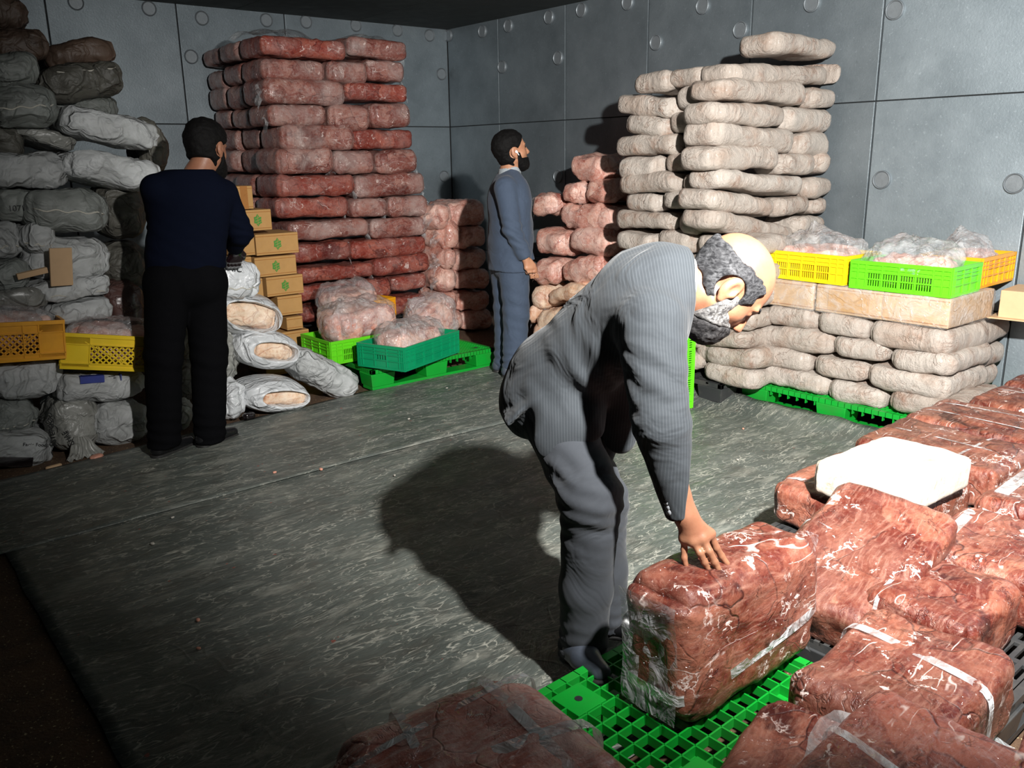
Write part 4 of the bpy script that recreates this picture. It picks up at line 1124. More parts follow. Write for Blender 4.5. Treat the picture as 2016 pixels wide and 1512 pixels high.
o = slab('sack', .58, .30, .20, M_SACK_W, (2.36, 5.02, .10), (.05, .60, .06), cell=.015, edge=.46, plan=.09, lump=.014, crease=.016, seed=77, fold=.007, taper=(.5, .12))
tag(o, 'long pale sack leaning down to the floor, neck tied', 'sack', 'open white sacks')
o.location = (2.425, 5.10, .10)

# ------------------------------------------------------------------ scraps on the floor
def scrap(label, cat, loc, d, m, rz, seed, group=None):
    V, F = slab_points(*d, cell=.012, edge=.45, plan=min(d) * .8, lump=min(d) * .3, crease=min(d) * .2, seed=seed)
    o = link('scrap', mesh('scrap', V, F), m, None, True)
    o.location, o.rotation_euler = loc, (0, 0, rz)
    tag(o, label, cat, group)
scrap('pink meat scrap on the floor below the gathered plastic sack', 'meat scrap', (1.001, 4.794, 0.0), (0.075, 0.05, 0.03), M_SCRAP, 0.2, 1)
scrap('bit of broken cardboard on the floor by the bottom sack', 'cardboard', (0.792, 4.804, 0.0), (0.085, 0.025, 0.02), M_CARTON2, 0.15, 2)
scrap('crumpled pale paper scrap on the floor beside a navy man shoe', 'paper scrap', (1.172, 4.739, 0.0), (0.11, 0.06, 0.012), M_SACK_W, 0.3, 3)
scrap('brown cardboard strip lying before the open floor sack', 'cardboard', (2.301, 4.891, 0.0), (0.22, 0.05, 0.008), M_CARTON2, 0.15, 4)
scrap('tan cardboard piece under the folded open sack', 'cardboard', (2.047, 4.827, 0.0), (0.3, 0.08, 0.008), M_CARTON, 0.1, 5)
scrap('tiny pink crumb on the tarpaulin left of the long seam fold', 'crumb', (1.628, 3.924, 0.014), (0.018, 0.012, 0.008), M_SCRAP, 0.0, 10, 'scattered crumbs')
scrap('tiny white crumb on the tarpaulin in front of the teal crate pallet', 'crumb', (2.633, 4.239, 0.014), (0.018, 0.012, 0.008), M_CRUMB, 0.7, 11, 'scattered crumbs')
scrap('tiny pink crumb on the tarpaulin in the dark lower left part', 'crumb', (0.815, 2.744, 0.014), (0.018, 0.012, 0.008), M_SCRAP, 1.4, 12, 'scattered crumbs')
scrap('tiny pink crumb on the tarpaulin lowest in the dark left part', 'crumb', (0.752, 2.565, 0.014), (0.018, 0.012, 0.008), M_SCRAP, 2.0999999999999996, 13, 'scattered crumbs')
scrap('tiny white crumb on the tarpaulin just above the man shadow', 'crumb', (2.316, 3.501, 0.014), (0.018, 0.012, 0.008), M_CRUMB, 2.8, 14, 'scattered crumbs')
scrap('tiny white crumb on the tarpaulin in the dim left middle', 'crumb', (1.042, 3.694, 0.014), (0.018, 0.012, 0.008), M_CRUMB, 3.5, 15, 'scattered crumbs')
scrap('tiny white crumb on the tarpaulin left of the man shadow top', 'crumb', (2.064, 3.482, 0.014), (0.018, 0.012, 0.008), M_CRUMB, 4.199999999999999, 16, 'scattered crumbs')
scrap('tiny pink crumb on the tarpaulin beside the long seam fold', 'crumb', (1.826, 3.807, 0.014), (0.018, 0.012, 0.008), M_SCRAP, 4.8999999999999995, 17, 'scattered crumbs')
scrap('tiny white crumb on the tarpaulin left of the sleeve cuff buttons', 'crumb', (3.162, 2.67, 0.014), (0.018, 0.012, 0.008), M_CRUMB, 5.6, 18, 'scattered crumbs')
scrap('tiny pink crumb on the tarpaulin right of the hanging sleeve', 'crumb', (3.482, 2.804, 0.014), (0.018, 0.012, 0.008), M_SCRAP, 6.3, 19, 'scattered crumbs')
scrap('tiny pink crumb on the tarpaulin between lime crate and green pallet', 'crumb', (3.968, 2.785, 0.014), (0.018, 0.012, 0.008), M_SCRAP, 7.0, 20, 'scattered crumbs')
scrap('tiny white crumb on the tarpaulin left of the white frozen block', 'crumb', (3.519, 2.493, 0.014), (0.018, 0.012, 0.008), M_CRUMB, 7.699999999999999, 21, 'scattered crumbs')
scrap('tiny white crumb on the tarpaulin far left below the seam fold', 'crumb', (0.887, 3.475, 0.014), (0.018, 0.012, 0.008), M_CRUMB, 8.399999999999999, 22, 'scattered crumbs')
scrap('tiny white crumb on the tarpaulin before the standing man shoes', 'crumb', (3.218, 4.67, 0.014), (0.018, 0.012, 0.008), M_CRUMB, 9.1, 23, 'scattered crumbs')

# ------------------------------------------------------------------ figures: signed distance shapes meshed as one skin
def _v(a): return np.asarray(a, float)
def s_cone(P, a, b, ra, rb, flat=None, fk=1.0):
    a, b = _v(a), _v(b)
    if flat is not None:       # squash across the unit axis `flat`
        f = _v(flat) / np.linalg.norm(flat)
        ba = b - a
        P = P + ((P - a) @ f)[:, None] * f * (1 / fk - 1)
        b = b + (ba @ f) * f * (1 / fk - 1)
    pa, ba = P - a, b - a
    t = np.clip(pa @ ba / max(ba @ ba, 1e-12), 0, 1)
    return np.linalg.norm(pa - t[:, None] * ba, axis=1) - (ra + (rb - ra) * t)
def s_chain(P, pts, rs, k=.0):
    d = None
    for i in range(len(pts) - 1):
        e = s_cone(P, pts[i], pts[i + 1], rs[i], rs[i + 1])
        d = e if d is None else smin(d, e, k) if k else np.minimum(d, e)
    return d
def s_ell(P, c, r, M=None):
    q = P - _v(c)
    if M is not None: q = q @ np.asarray(M)
    r = _v(r)
    k0 = np.linalg.norm(q / r, axis=1)
    k1 = np.linalg.norm(q / (r * r), axis=1)
    return k0 * (k0 - 1) / np.maximum(k1, 1e-9)
def smin(a, b, k):
    h = np.clip(.5 + .5 * (b - a) / k, 0, 1)
    return b + (a - b) * h - k * h * (1 - h)
def smax(a, b, k): return -smin(-a, -b, k)
def plane(P, p, n):
    n = _v(n) / np.linalg.norm(n)
    return (P - _v(p)) @ n

def sdf_mesh(name, fn, lo, hi, h):
    lo, hi = _v(lo), _v(hi)
    n = np.ceil((hi - lo) / h).astype(int) + 1
    c = 4
    nc = (n - 1) // c + 2
    G = np.stack(np.meshgrid(*[np.arange(k) for k in nc], indexing='ij'), -1).reshape(-1, 3)
    dc = fn(lo + G * (h * c)).reshape(nc)
    near = np.abs(dc) < h * c * 1.9
    n = (nc - 1) * c + 1
    vals = np.repeat(np.repeat(np.repeat(np.where(dc < 0, -1.0, 1.0).astype(np.float32), c, 0), c, 1), c, 2)
    off = c // 2
    vals = np.full(n, 1.0, dtype=np.float32)
    idx = [np.clip((np.arange(k) + off) // c, 0, m - 1) for k, m in zip(n, nc)]
    vals = np.sign(dc)[np.ix_(*idx)].astype(np.float32)
    msk = near[np.ix_(*idx)]
    I = np.argwhere(msk)
    out = np.empty(len(I), np.float32)
    for s in range(0, len(I), 400000):
        out[s:s + 400000] = fn(lo + I[s:s + 400000] * h)
    vals[msk] = out
    # surface nets
    ins = vals < 0
    cs = [ins[a:n[0] - 1 + a, b:n[1] - 1 + b, d:n[2] - 1 + d] for a in (0, 1) for b in (0, 1) for d in (0, 1)]
    tot = sum(x.astype(np.int8) for x in cs)
    act = (tot > 0) & (tot < 8)
    A = np.argwhere(act)
    cid = -np.ones(act.shape, dtype=np.int64)
    cid[act] = np.arange(len(A))
    acc = np.zeros((len(A), 3)); cnt = np.zeros(len(A))
    cor = [(a, b, d) for a in (0, 1) for b in (0, 1) for d in (0, 1)]
    cv = [vals[A[:, 0] + a, A[:, 1] + b, A[:, 2] + d] for a, b, d in cor]
    for i in range(8):
        for j in range(i + 1, 8):
            if sum(abs(x - y) for x, y in zip(cor[i], cor[j])) != 1: continue
            m = (cv[i] < 0) != (cv[j] < 0)
            t = cv[i][m] / (cv[i][m] - cv[j][m])
            acc[m] += _v(cor[i]) + t[:, None] * (_v(cor[j]) - _v(cor[i]))
            cnt[m] += 1
    V = lo + (A + acc / np.maximum(cnt, 1)[:, None]) * h
    F = []
    for ax in range(3):
        b, c2 = (ax + 1) % 3, (ax + 2) % 3
        sl0 = [slice(None)] * 3; sl1 = [slice(None)] * 3
        sl0[ax] = slice(0, n[ax] - 1); sl1[ax] = slice(1, n[ax])
        ch = ins[tuple(sl0)] != ins[tuple(sl1)]
        E = np.argwhere(ch)
        E = E[(E[:, b] > 0) & (E[:, c2] > 0) & (E[:, b] < n[b] - 1) & (E[:, c2] < n[c2] - 1)]
        flip = ins[tuple(sl0)][E[:, 0], E[:, 1], E[:, 2]]
        q = []
        for db, dc2 in ((-1, -1), (0, -1), (0, 0), (-1, 0)):
            C = E.copy(); C[:, b] += db; C[:, c2] += dc2
            q.append(cid[C[:, 0], C[:, 1], C[:, 2]])
        Q = np.stack(q, 1)
        Q[~flip] = Q[~flip][:, ::-1]
        F.append(Q[(Q >= 0).all(1)])
    return mesh(name, V, np.concatenate(F))

def basis(f, u):
    """columns: forward, left, up"""
    f = Vector(f).normalized(); u = Vector(u)
    l = u.cross(f).normalized(); u = f.cross(l)
    return np.array([list(f), list(l), list(u)]).T

class Head:
    """head frame: x forward, y left, z up; origin between the ears"""
    def __init__(s, c, f, u, k=1.0):
        s.c, s.B, s.k = _v(c), basis(f, u), k
    def loc(s, P): return (P - s.c) @ s.B / s.k
    def w(s, p): return s.c + s.B @ (_v(p) * s.k)
    def skin(s, P):
        q = s.loc(P)
        m = q * np.array([1, -1, 1])
        a = np.abs(q[:, 1]); q2 = np.stack([q[:, 0], a, q[:, 2]], 1)
        d = s_ell(q, (-.014, 0, .046), (.101, .077, .087))
        d = smin(d, s_ell(q, (.030, 0, -.015), (.066, .060, .092)), .03)
        d = smin(d, s_ell(q, (.052, 0, -.082), (.036, .036, .030)), .03)
        d = smin(d, s_cone(q2, (.0, .052, -.045), (.055, .022, -.088), .020, .020), .025)
        d = smin(d, s_cone(q2, (.055, .040, -.012), (.045, .048, -.02), .016, .016), .025)
        d = smin(d, s_cone(q2, (.088, .012, .036), (.078, .042, .036), .009, .008), .012)
        d = smax(d, -s_ell(q2, (.094, .032, .016), (.018, .017, .012)), .014)
        d = smin(d, s_ell(q2, (.074, .032, .016), (.0125, .0135, .0125)), .004)
        d = smin(d, s_cone(q, (.090, 0, .022), (.110, 0, -.020), .007, .0115), .010)
        d = smin(d, s_ell(q2, (.099, .011, -.025), (.012, .008, .008)), .006)
        d = smin(d, s_cone(q2, (.094, 0, -.047), (.086, .020, -.050), .0065, .004), .007)
        d = smin(d, s_cone(q2, (.092, 0, -.060), (.085, .018, -.058), .0075, .004), .007)
        # ears
        e = s_ell(q2, (-.012, .079, .004), (.022, .010, .034))
        e = smax(e, -s_ell(q2, (-.005, .090, .008), (.012, .010, .019)), .005)
        e = smin(e, s_cone(q2, (-.018, .084, .014), (-.016, .083, -.012), .0035, .003), .005)
        e = smin(e, s_ell(q2, (.006, .080, -.002), (.006, .006, .008)), .004)
        e = smin(e, s_ell(q2, (-.004, .077, -.028), (.010, .007, .010)), .006)
        d = smin(d, e, .007)
        return d * s.k
    def hair(s, P, region, thick=.010, amp=.004, freq=70, seed=0):
        q = s.loc(P)
        d = s_ell(q, (-.014, 0, .046), (.101, .077, .087))
        d = smin(d, s_ell(q, (-.02, 0, -.02), (.066, .060, .07)), .03)
        d = d - thick - amp * fbm(q * freq, seed, 2) - amp * .8 * vnoise(q * np.array([freq * .4, freq * .4, freq * 2.2]), seed + 4)
        return smax(d, region(q), .006) * s.k
    def beard(s, P, region, thick=.010, amp=.003, freq=110, seed=0):
        q = s.loc(P)
        a = np.abs(q[:, 1]); q2 = np.stack([q[:, 0], a, q[:, 2]], 1)
        d = s_ell(q, (.030, 0, -.015), (.066, .060, .092))
        d = smin(d, s_ell(q, (.054, 0, -.086), (.040, .040, .034)), .03)
        d = smin(d, s_cone(q2, (-.0, .055, -.040), (.055, .026, -.090), .022, .024), .025)
        d = smin(d, s_cone(q2, (.093, 0, -.040), (.080, .026, -.054), .006, .006), .01)
        d = d - thick - amp * fbm(q * freq, seed, 2)
        return smax(d, region(q), .008) * s.k

def hand_sdf(P, wrist, palm, fingers, thumb, r=.0088, palm_n=(0, 0, 1), thick=.62, wr=.026):
    """fingers: four polylines from knuckle to tip; palm: two knuckle ends"""
    kn = [f[0] for f in fingers]
    d = None
    for k in kn:
        c = s_cone(P, wrist, k, wr * .62, r * 1.25)
        d = c if d is None else smin(d, c, .018)
    for i in range(3):
        d = smin(d, s_cone(P, kn[i], kn[i + 1], r * 1.15, r * 1.15), .012)
    for f, k in zip(fingers, (.86, .96, 1.0, .96)):
        n = len(f)
        c = s_chain(P, f, [r * k * (1.06 - .30 * i / (n - 1)) for i in range(n)], .003)
        for j in range(1, n - 1):
            c = smin(c, np.linalg.norm(P - _v(f[j]), axis=1) - r * k * .93, .004)
        d = smin(d, c, .0035)
    c = s_chain(P, thumb, [r * 1.55, r * 1.2, r * 1.1, r * .85], .004)
    return smin(d, c, .010)

M_SKIN = None
def mat_skin(name, base, red):
    t = NT(name)
    v = t.coords(False)
    c = t.mix(t.val(t.noise(v, 14, 4), .35, .7, 0, .55), base, red)
    c = t.mix(t.val(t.noise(v, 120, 2), .55, .75, 0, .25), c, red)
    t.P(Base_Color=c, Roughness=.42, Normal=t.bump(t.noise(v, 160, 3), .18, .002), Subsurface_Weight=.08, Subsurface_Radius=(.012, .005, .003), Subsurface_Scale=.5)
    t.set(t.b.inputs['Specular IOR Level'], .45)
    return t.m
def mat_hair(name, dark, grey, amt):
    t = NT(name)
    v = t.coords(False)
    n = t.noise(t.n('Mapping', {'Vector': t.warp(v, 14, .03), 'Scale': (1, .4, 1)}).outputs[0], 150, 3, .6)
    m = t.noise(v, 22, 3, .6)
    f = t.n('Math', {0: t.val(n, .35, .65), 1: t.val(m, .35, .65, amt * .3, min(1, amt * 1.5))}, operation='MULTIPLY').outputs[0]
    c = t.mix(f, dark, grey)
    t.P(Base_Color=c, Roughness=.75, Normal=t.bump(n, .6, .004))
    t.set(t.b.inputs['Specular IOR Level'], .15)
    return t.m
M_SKIN_A = mat_skin('skin_bending', srgb(150, 106, 80), srgb(126, 76, 58))
M_SKIN_B = mat_skin('skin_standing', srgb(178, 130, 100), srgb(150, 96, 74))
M_SKIN_C = mat_skin('skin_navy', srgb(150, 104, 80), srgb(124, 78, 60))
M_HAIR_GREY = mat_hair('grey_hair', srgb(26, 26, 28), srgb(96, 96, 98), .48)
M_BEARD_GREY = mat_hair('grey_beard', srgb(58, 56, 56), srgb(140, 138, 136), .75)
M_BEARD_DARK = mat_hair('dark_beard', srgb(22, 21, 22), srgb(84, 82, 82), .35)
M_HAIR_BLACK = mat_hair('black_hair', srgb(9, 8, 8), srgb(24, 21, 20), .3)
M_SUIT = mat_cloth('grey_suit', srgb(50, 54, 58), srgb(112, 116, 120), wr=.8)
M_SUIT_PLAIN = mat_cloth('grey_suit_trousers', srgb(55, 58, 63), wr=.7)
M_SUIT_BLUE = mat_cloth('slate_suit', srgb(62, 73, 90))
M_NAVY = mat_cloth('navy_shirt', srgb(11, 15, 28), rough=.95, wr=.25, spec=.04, sheen=0)
M_BLACKCLOTH = mat_cloth('black_trousers', srgb(13, 13, 15), rough=.95, wr=.25, spec=.03, sheen=0)
M_SHIRT = mat_cloth('white_shirt', srgb(236, 236, 236), wr=.2)
M_SHIRT_GREY = mat_cloth('pale_checked_shirt', srgb(150, 156, 160), srgb(90, 96, 104), wr=.3)
M_EYE = mat_plain('eye_white', srgb(220, 214, 206), .2, .1, 0, 30)
M_IRIS = mat_plain('dark_iris', srgb(28, 18, 14), .2, .1, 0, 30)
M_BUTTON = mat_plain('grey_button', srgb(128, 130, 134), .35, .2, 0, 60)
M_GLOVE = mat_plain('dark_glove', srgb(26, 12, 16), .25, .3, .3, 30, coat=.5)
M_EARBUD = mat_plain('white_earbud', srgb(245, 245, 245), .3, .05, 0, 30)
M_SHOE = mat_plain('black_shoe', srgb(22, 22, 24), .3, .3, .1, 30)
M_SHOE_GREY = mat_plain('grey_shoe', srgb(70, 76, 86), .4, .3, .1, 30)
M_SOLE = mat_plain('shoe_sole', srgb(30, 29, 28), .7, .3, .1, 30)

def fold(P, c, axis, wl, amp, rad, seed=0):
    """soft cloth folds across `axis` around a joint"""
    q = P - _v(c)
    a = _v(axis) / np.linalg.norm(axis)
    s = q @ a + .014 * vnoise(P * 14, seed)
    w = np.exp(-(np.linalg.norm(q, axis=1) / rad) ** 2)
    return amp * w * np.sin(s * 2 * PI / wl)

def shoe(parent, heel, toe, m, h=.09, w=.047, name='shoe'):
    heel, toe = _v(heel), _v(toe)
    d = toe - heel; L = np.linalg.norm(d); d /= L
    z0 = min(heel[2], toe[2])
    up = np.array([0, 0, 1.0]); up = up - (up @ d) * d; up /= np.linalg.norm(up)
    def fn(P):
        a = s_cone(P, heel + d * w * .9 + up * .040, heel + d * L * .45 + up * .038, w * .82, w * .80)
        b = s_cone(P, heel + d * L * .45 + up * .034, toe - d * w * .75 + up * .026, w * .86, w * .62)
        r = smin(a, b, .03)
        r = smin(r, s_cone(P, heel + d * w * 1.0 + up * .05, heel + d * w * 1.3 + up * h, w * .8, w * .74), .03)
        r = smax(r, plane(P, heel + up * .012, -up), .006)
        return smax(r, plane(P, heel + up * (h + .01), up), .006)
    lo = np.minimum(heel, toe) - .08; hi = np.maximum(heel, toe) + np.array([.08, .08, .16])
    o = link(name, sdf_mesh(name, fn, lo, hi, .006), m, parent, True)
    def fs(P):
        b = s_cone(P, heel + d * w * .9, toe - d * w * .8, w * .92, w * .74)
        return smax(smax(b, plane(P, heel + up * .016, up), .002), plane(P, heel, -up), .002)
    link('shoe_sole', sdf_mesh('shoe_sole', fs, lo - .02, hi, .006), M_SOLE, o, True)
    return o

# ------------------------------------------------------------------ the three men
RH, FH, UP = np.array([.7764, -.6303, 0]), np.array([.6303, .7764, 0]), np.array([0, 0, 1.0])
def lerp(a, b, t): return _v(a) + (_v(b) - _v(a)) * t
def garment(name, fn, lo, hi, h, m, parent):
    return link(name, sdf_mesh(name, fn, lo, hi, h), m, parent, True)

# ---- bending man in the grey suit
def bending_man():
    e = empty('person', (1.62, 1.68, 0), (0, 0, 0), 'balding bearded man in grey suit bending down to touch the upright meat slab', 'person')
    Minv = Matrix.Translation((-1.62, -1.68, 0))
    pel, mid, chest, nb = (1.6466, 1.8576, 0.8666), (1.7095, 1.7034, 1.0376), (1.7546, 1.5766, 1.1451), (1.8114, 1.5048, 1.2057)
    rsh, relb, rwr = (1.6266, 1.4358, 1.1280), (1.5680, 1.3417, 0.8980), (1.6014, 1.2824, 0.6657)
    lsh, lelb, lwr = (1.9048, 1.6479, 1.1122), (1.8563, 1.7904, 0.7886), (1.7923, 1.7908, 0.6271)
    rhip, rkn, ran = (1.6183, 1.8033, 0.8237), (1.5514, 1.5742, 0.6357), (1.5805, 1.6279, 0.1443)
    lhip, lkn, lan = (1.7377, 1.9124, 0.7854), (1.7711, 1.7565, 0.5070), (1.8333, 1.7833, 0.0828)
    hc = (1.9083, 1.4261, 1.1955)
    hd_ = Head(hc, RH * .50 - UP * .83 + FH * .02, RH * .86 + UP * .48 - FH * .02, 1.10)
    t = _v(chest) - _v(pel); t /= np.linalg.norm(t)
    lat = FH - (FH @ t) * t; lat /= np.linalg.norm(lat)
    dor = np.cross(lat, t)
    if dor[2] < 0: dor = -dor
    K = [(1.5974, 1.2793, 0.6008), (1.6036, 1.2549, 0.6005), (1.6214, 1.2405, 0.6072), (1.6483, 1.2379, 0.6124)]
    fingers = [
        [K[0], (1.5983, 1.2785, 0.5697), (1.5949, 1.2748, 0.5494), (1.5956, 1.2678, 0.5290)],
        [K[1], (1.6070, 1.2353, 0.5743), (1.6193, 1.2292, 0.5472), (1.6355, 1.2225, 0.5145)],
        [K[2], (1.6249, 1.2209, 0.5781), (1.6369, 1.2111, 0.5483), (1.6501, 1.2003, 0.5154)],
        [K[3], (1.6617, 1.2270, 0.5740), (1.6769, 1.2211, 0.5485), (1.6857, 1.2075, 0.5278)]]
    thumb = [(1.6457, 1.2786, 0.6217), (1.6867, 1.2711, 0.5789), (1.7013, 1.2593, 0.5467), (1.7022, 1.2456, 0.5252)]
    def skin(P):
        d = hd_.skin(P)
        d = smin(d, s_cone(P, hd_.w((-.022, 0, -.045)), nb, .058, .066), .03)
        d = smin(d, s_chain(P, [nb, chest, mid, pel], [.06, .10, .10, .10], .05), .03)
        for a, b, c in ((rsh, relb, rwr), (lsh, lelb, lwr)):
            d = smin(d, s_chain(P, [lerp(chest, a, .6), a, b, c], [.05, .045, .036, .025]), .02)
        for a, b, c in ((rhip, rkn, ran), (lhip, lkn, lan)):
            d = smin(d, s_chain(P, [pel, a, b, c], [.08, .07, .045, .034]), .02)
        wr = lerp(relb, rwr, 1.02)
        h = hand_sdf(P, wr, None, fingers, thumb, .0104, wr=.034)
        h = smin(h, s_cone(P, lerp(relb, rwr, .8), wr, .024, .024), .02)
        d = smin(d, h, .012)
        lk = _v(lwr)
        lf = [[lk + RH * (.05) + FH * o - UP * .05, lk + RH * .075 + FH * o * 1.1 - UP * .085, lk + RH * .07 + FH * o * 1.2 - UP * .115, lk + RH * .06 + FH * o * 1.2 - UP * .135] for o in (-.03, -.01, .01, .03)]
        h = hand_sdf(P, lk, None, lf, [lk + RH * .02 - FH * .02, lk + RH * .03 - FH * .05 - UP * .03, lk + RH * .03 - FH * .06 - UP * .06, lk + RH * .03 - FH * .062 - UP * .085])
        return smin(d, h, .012)
    lo, hi = np.array([1.40, 1.06, .02]), np.array([2.16, 2.0, 1.38])
    b = link('body', sdf_mesh('body', skin, lo, hi, .0042), M_SKIN_A, e, True)
    # jacket
    def jacket(P):
        d = s_cone(P, pel, mid, .165, .168, dor, .80)
        d = smin(d, s_cone(P, mid, chest, .168, .195, dor, .76), .05)
        d = smin(d, s_cone(P, chest, nb, .185, .085, dor, .75), .06)
        d = smin(d, s_cone(P, lerp(rsh, chest, .12), lerp(lsh, chest, .12), .088, .088), .05)
        # tail and side panel
        n2 = -RH * .73 + UP * .68
        d = smin(d, s_cone(P, (1.6728, 1.8363, 0.9103), (1.6542, 1.8385, 0.8532), .145, .115, FH, 1.0), .04)
        sk = s_cone(P, (1.6485, 1.8432, 0.9414), (1.5400, 1.8926, 0.8290), .150, .135, n2, .14)
        sk = smax(sk, plane(P, (1.5280, 1.9024, 0.8055), -RH * .62 - UP * .78), .006)
        d = smin(d, sk, .025)
        sp = s_cone(P, (1.6076, 1.7218, 0.8984), (1.5532, 1.6629, 0.7848), .115, .098, FH, .36)
        sp = smax(sp, plane(P, (1.5505, 1.6393, 0.7585), -UP * .93 + RH * .33), .012)
        d = smin(d, sp, .03)
        ff = s_cone(P, (1.7205, 1.6430, 1.0130), (1.7760, 1.6752, 0.7317), .12, .050, FH, .5)
        d = smin(d, ff, .035)
        # wrinkles radiating under the arm and across the waist
        d += fold(P, (1.6386, 1.6322, 1.0274), RH * .80 + UP * .35, .062, .0045, .14, 1)
        d += fold(P, (1.5404, 1.7119, 0.9497), RH * .75 + UP * .6, .07, .0035, .12, 2)
        arm = s_chain(P, [rsh, relb, rwr], [.092, .071, .050], .02)
        arm += fold(P, (1.5458, 1.3469, 1.0252), UP * .9 + RH * .4, .055, .004, .10, 3)
        arm += fold(P, relb, UP * .95 - RH * .2, .05, .003, .08, 4)
        arm = smax(arm, plane(P, rwr, _v(rwr) - _v(relb)), .004)
        d = smin(d, arm, .022)
        la = s_chain(P, [lsh, lelb, lwr], [.080, .066, .05], .02)
        la = smax(la, plane(P, lwr, _v(lwr) - _v(lelb)), .004)
        d = smin(d, la, .022)
        # neck opening
        d = smax(d, plane(P, (1.8286, 1.4908, 1.2054), RH * .98 - UP * .1), .008)
        d = smax(d, -s_cone(P, nb, hd_.w((-.02, 0, -.03)), .060, .064), .004)
        d += .0035 * vnoise(P * 17, 5)
        return d
    garment('jacket', jacket, (1.28, 1.08, .55), (2.02, 2.14, 1.42), .0065, M_SUIT, e)
    def lapel_collar(P):
        a = lerp(nb, hd_.c, .12); bb = lerp(nb, hd_.c, .42)
        d = np.abs(s_cone(P, a, bb, .072, .067)) - .004
        d = smax(d, plane(P, (1.8382, 1.4830, 1.2052), RH * .98 - UP * .1), .003)
        return smax(d, plane(P, (1.8050, 1.5100, 1.2059), -RH), .003)
    garment('shirt_collar', lapel_collar, (1.62, 1.25, 1.0), (2.0, 1.72, 1.42), .0045, M_SHIRT, e)
    def trousers(P):
        d = s_ell(P, _v(pel) + RH * .02 - UP * .02, (.135, .135, .135))
        for a, b_, c, q in ((rhip, rkn, ran, 0), (lhip, lkn, lan, 1)):
            c2 = lerp(b_, c, 1.10)
            l = s_chain(P, [lerp(pel, a, .7), a, b_, lerp(b_, c, .6), c2], [.10, .102, .086, .074, .073], .03)
            l += fold(P, lerp(b_, a, .10), UP + RH * .3, .05, .0055, .13, 7 + q)
            l += fold(P, c2, UP + RH * .2, .045, .006, .12, 9 + q)
            l = smax(l, plane(P, c2, _v(c2) - _v(b_)), .006)
            d = smin(d, l, .03)
        d += .003 * vnoise(P * 15, 8)
        return d
    garment('trousers', trousers, (1.38, 1.36, .02), (2.06, 2.16, 1.04), .0075, M_SUIT_PLAIN, e)
    shoe(e, (1.5637, 1.6673, 0.0789), (1.4936, 1.4408, 0.1332), M_SHOE_GREY)
    shoe(e, (1.805, 1.80, .008), (1.955, 1.62, .008), M_SHOE)
    # hair, beard
    def hreg(q):
        side = .100 - 0 * q[:, 0]
        jag = .006 * vnoise(q * 60, 11) + .004 * vnoise(q * 130, 12)
        top = jag + q[:, 2] - (.075 - .10 * np.clip(-q[:, 0] - .02, 0, .1) + .30 * np.clip(q[:, 0], -.05, .0)) 
        front = jag + q[:, 0] - (.052 - .25 * np.clip(-q[:, 2] + .02, 0, .2))
        low = jag - (q[:, 2] + .062 + .35 * np.clip(q[:, 0] + .0, -.1, .2))
        earcut = -(np.sqrt((q[:, 0] + .008) ** 2 + (q[:, 2] - .0) ** 2) - .036)
        return np.maximum(np.maximum(np.maximum(top, front), low), earcut)
    garment('hair', lambda P: hd_.hair(P, hreg, .010, .0022, 60, 3), hd_.c - .19, hd_.c + .19, .004, M_HAIR_GREY, e)
    def breg(q):
        up = q[:, 2] - (-.018 - .45 * np.clip(q[:, 0] - .012, 0, .03) - .25 * np.clip(q[:, 0] - .05, 0, .1)) + .005 * vnoise(q * 55, 7)
        sideburn = np.maximum(np.abs(q[:, 0] - .020) - .019 + .004 * vnoise(q * 70, 3), q[:, 2] - .03)
        up = np.minimum(up, sideburn)
        mouth = -(np.sqrt(((q[:, 0] - .098) / 1.2) ** 2 + ((q[:, 2] + .053) * 2.4) ** 2 + (q[:, 1] * .9) ** 2) - .020)
        return np.maximum(np.maximum(up, mouth), -(q[:, 0] - .002) - .15 * 0)
    chin = lambda q: q[:, 0] * .62 - q[:, 2] * .78 - .088 + .006 * vnoise(q * 60, 2)
    garment('cheek_beard', lambda P: hd_.beard(P, lambda q: np.maximum(breg(q), chin(q)), .011, .002, 100, 4), hd_.c - .19, hd_.c + .19, .004, M_BEARD_GREY, e)
    garment('chin_beard', lambda P: hd_.beard(P, lambda q: np.maximum(breg(q), -chin(q) - .002), .013, .0025, 90, 6), hd_.c - .19, hd_.c + .19, .004, M_BEARD_DARK, e)
    for s in (-1, 1):
        v = MB().cyl((0, 0, 0), .004, .001)
        def ey(P, s=s): return s_ell((P - hd_.c) @ hd_.B / hd_.k, (.0715, s * .032, .010), (.0115, .0125, .0105)) * hd_.k
        c = hd_.w((.076, s * .032, .014))
        garment('eye', ey, c - .02, c + .02, .003, M_IRIS, e)
        def br(P, s=s):
            q = (P - hd_.c) @ hd_.B / hd_.k
            return (s_cone(q, (.094, s * .014, .042), (.080, s * .046, .042), .007, .004) - .002 * vnoise(q * 200, 3)) * hd_.k
        c = hd_.w((.088, s * .03, .04))
        garment('eyebrow', br, c - .04, c + .04, .003, M_BEARD_DARK, e)
    a = _v(rwr) - _v(relb); a /= np.linalg.norm(a)
    for i in range(4):
        c = lerp(relb, rwr, .97 - .055 * i - .05) + (-FH * .030 - RH * .042)
        MB().cyl(c, .0085, .006, -FH * .55 - RH * .83, 12).build('cuff_button', M_BUTTON, e, True)
    for o in e.children: o.matrix_parent_inverse = Minv
    return e

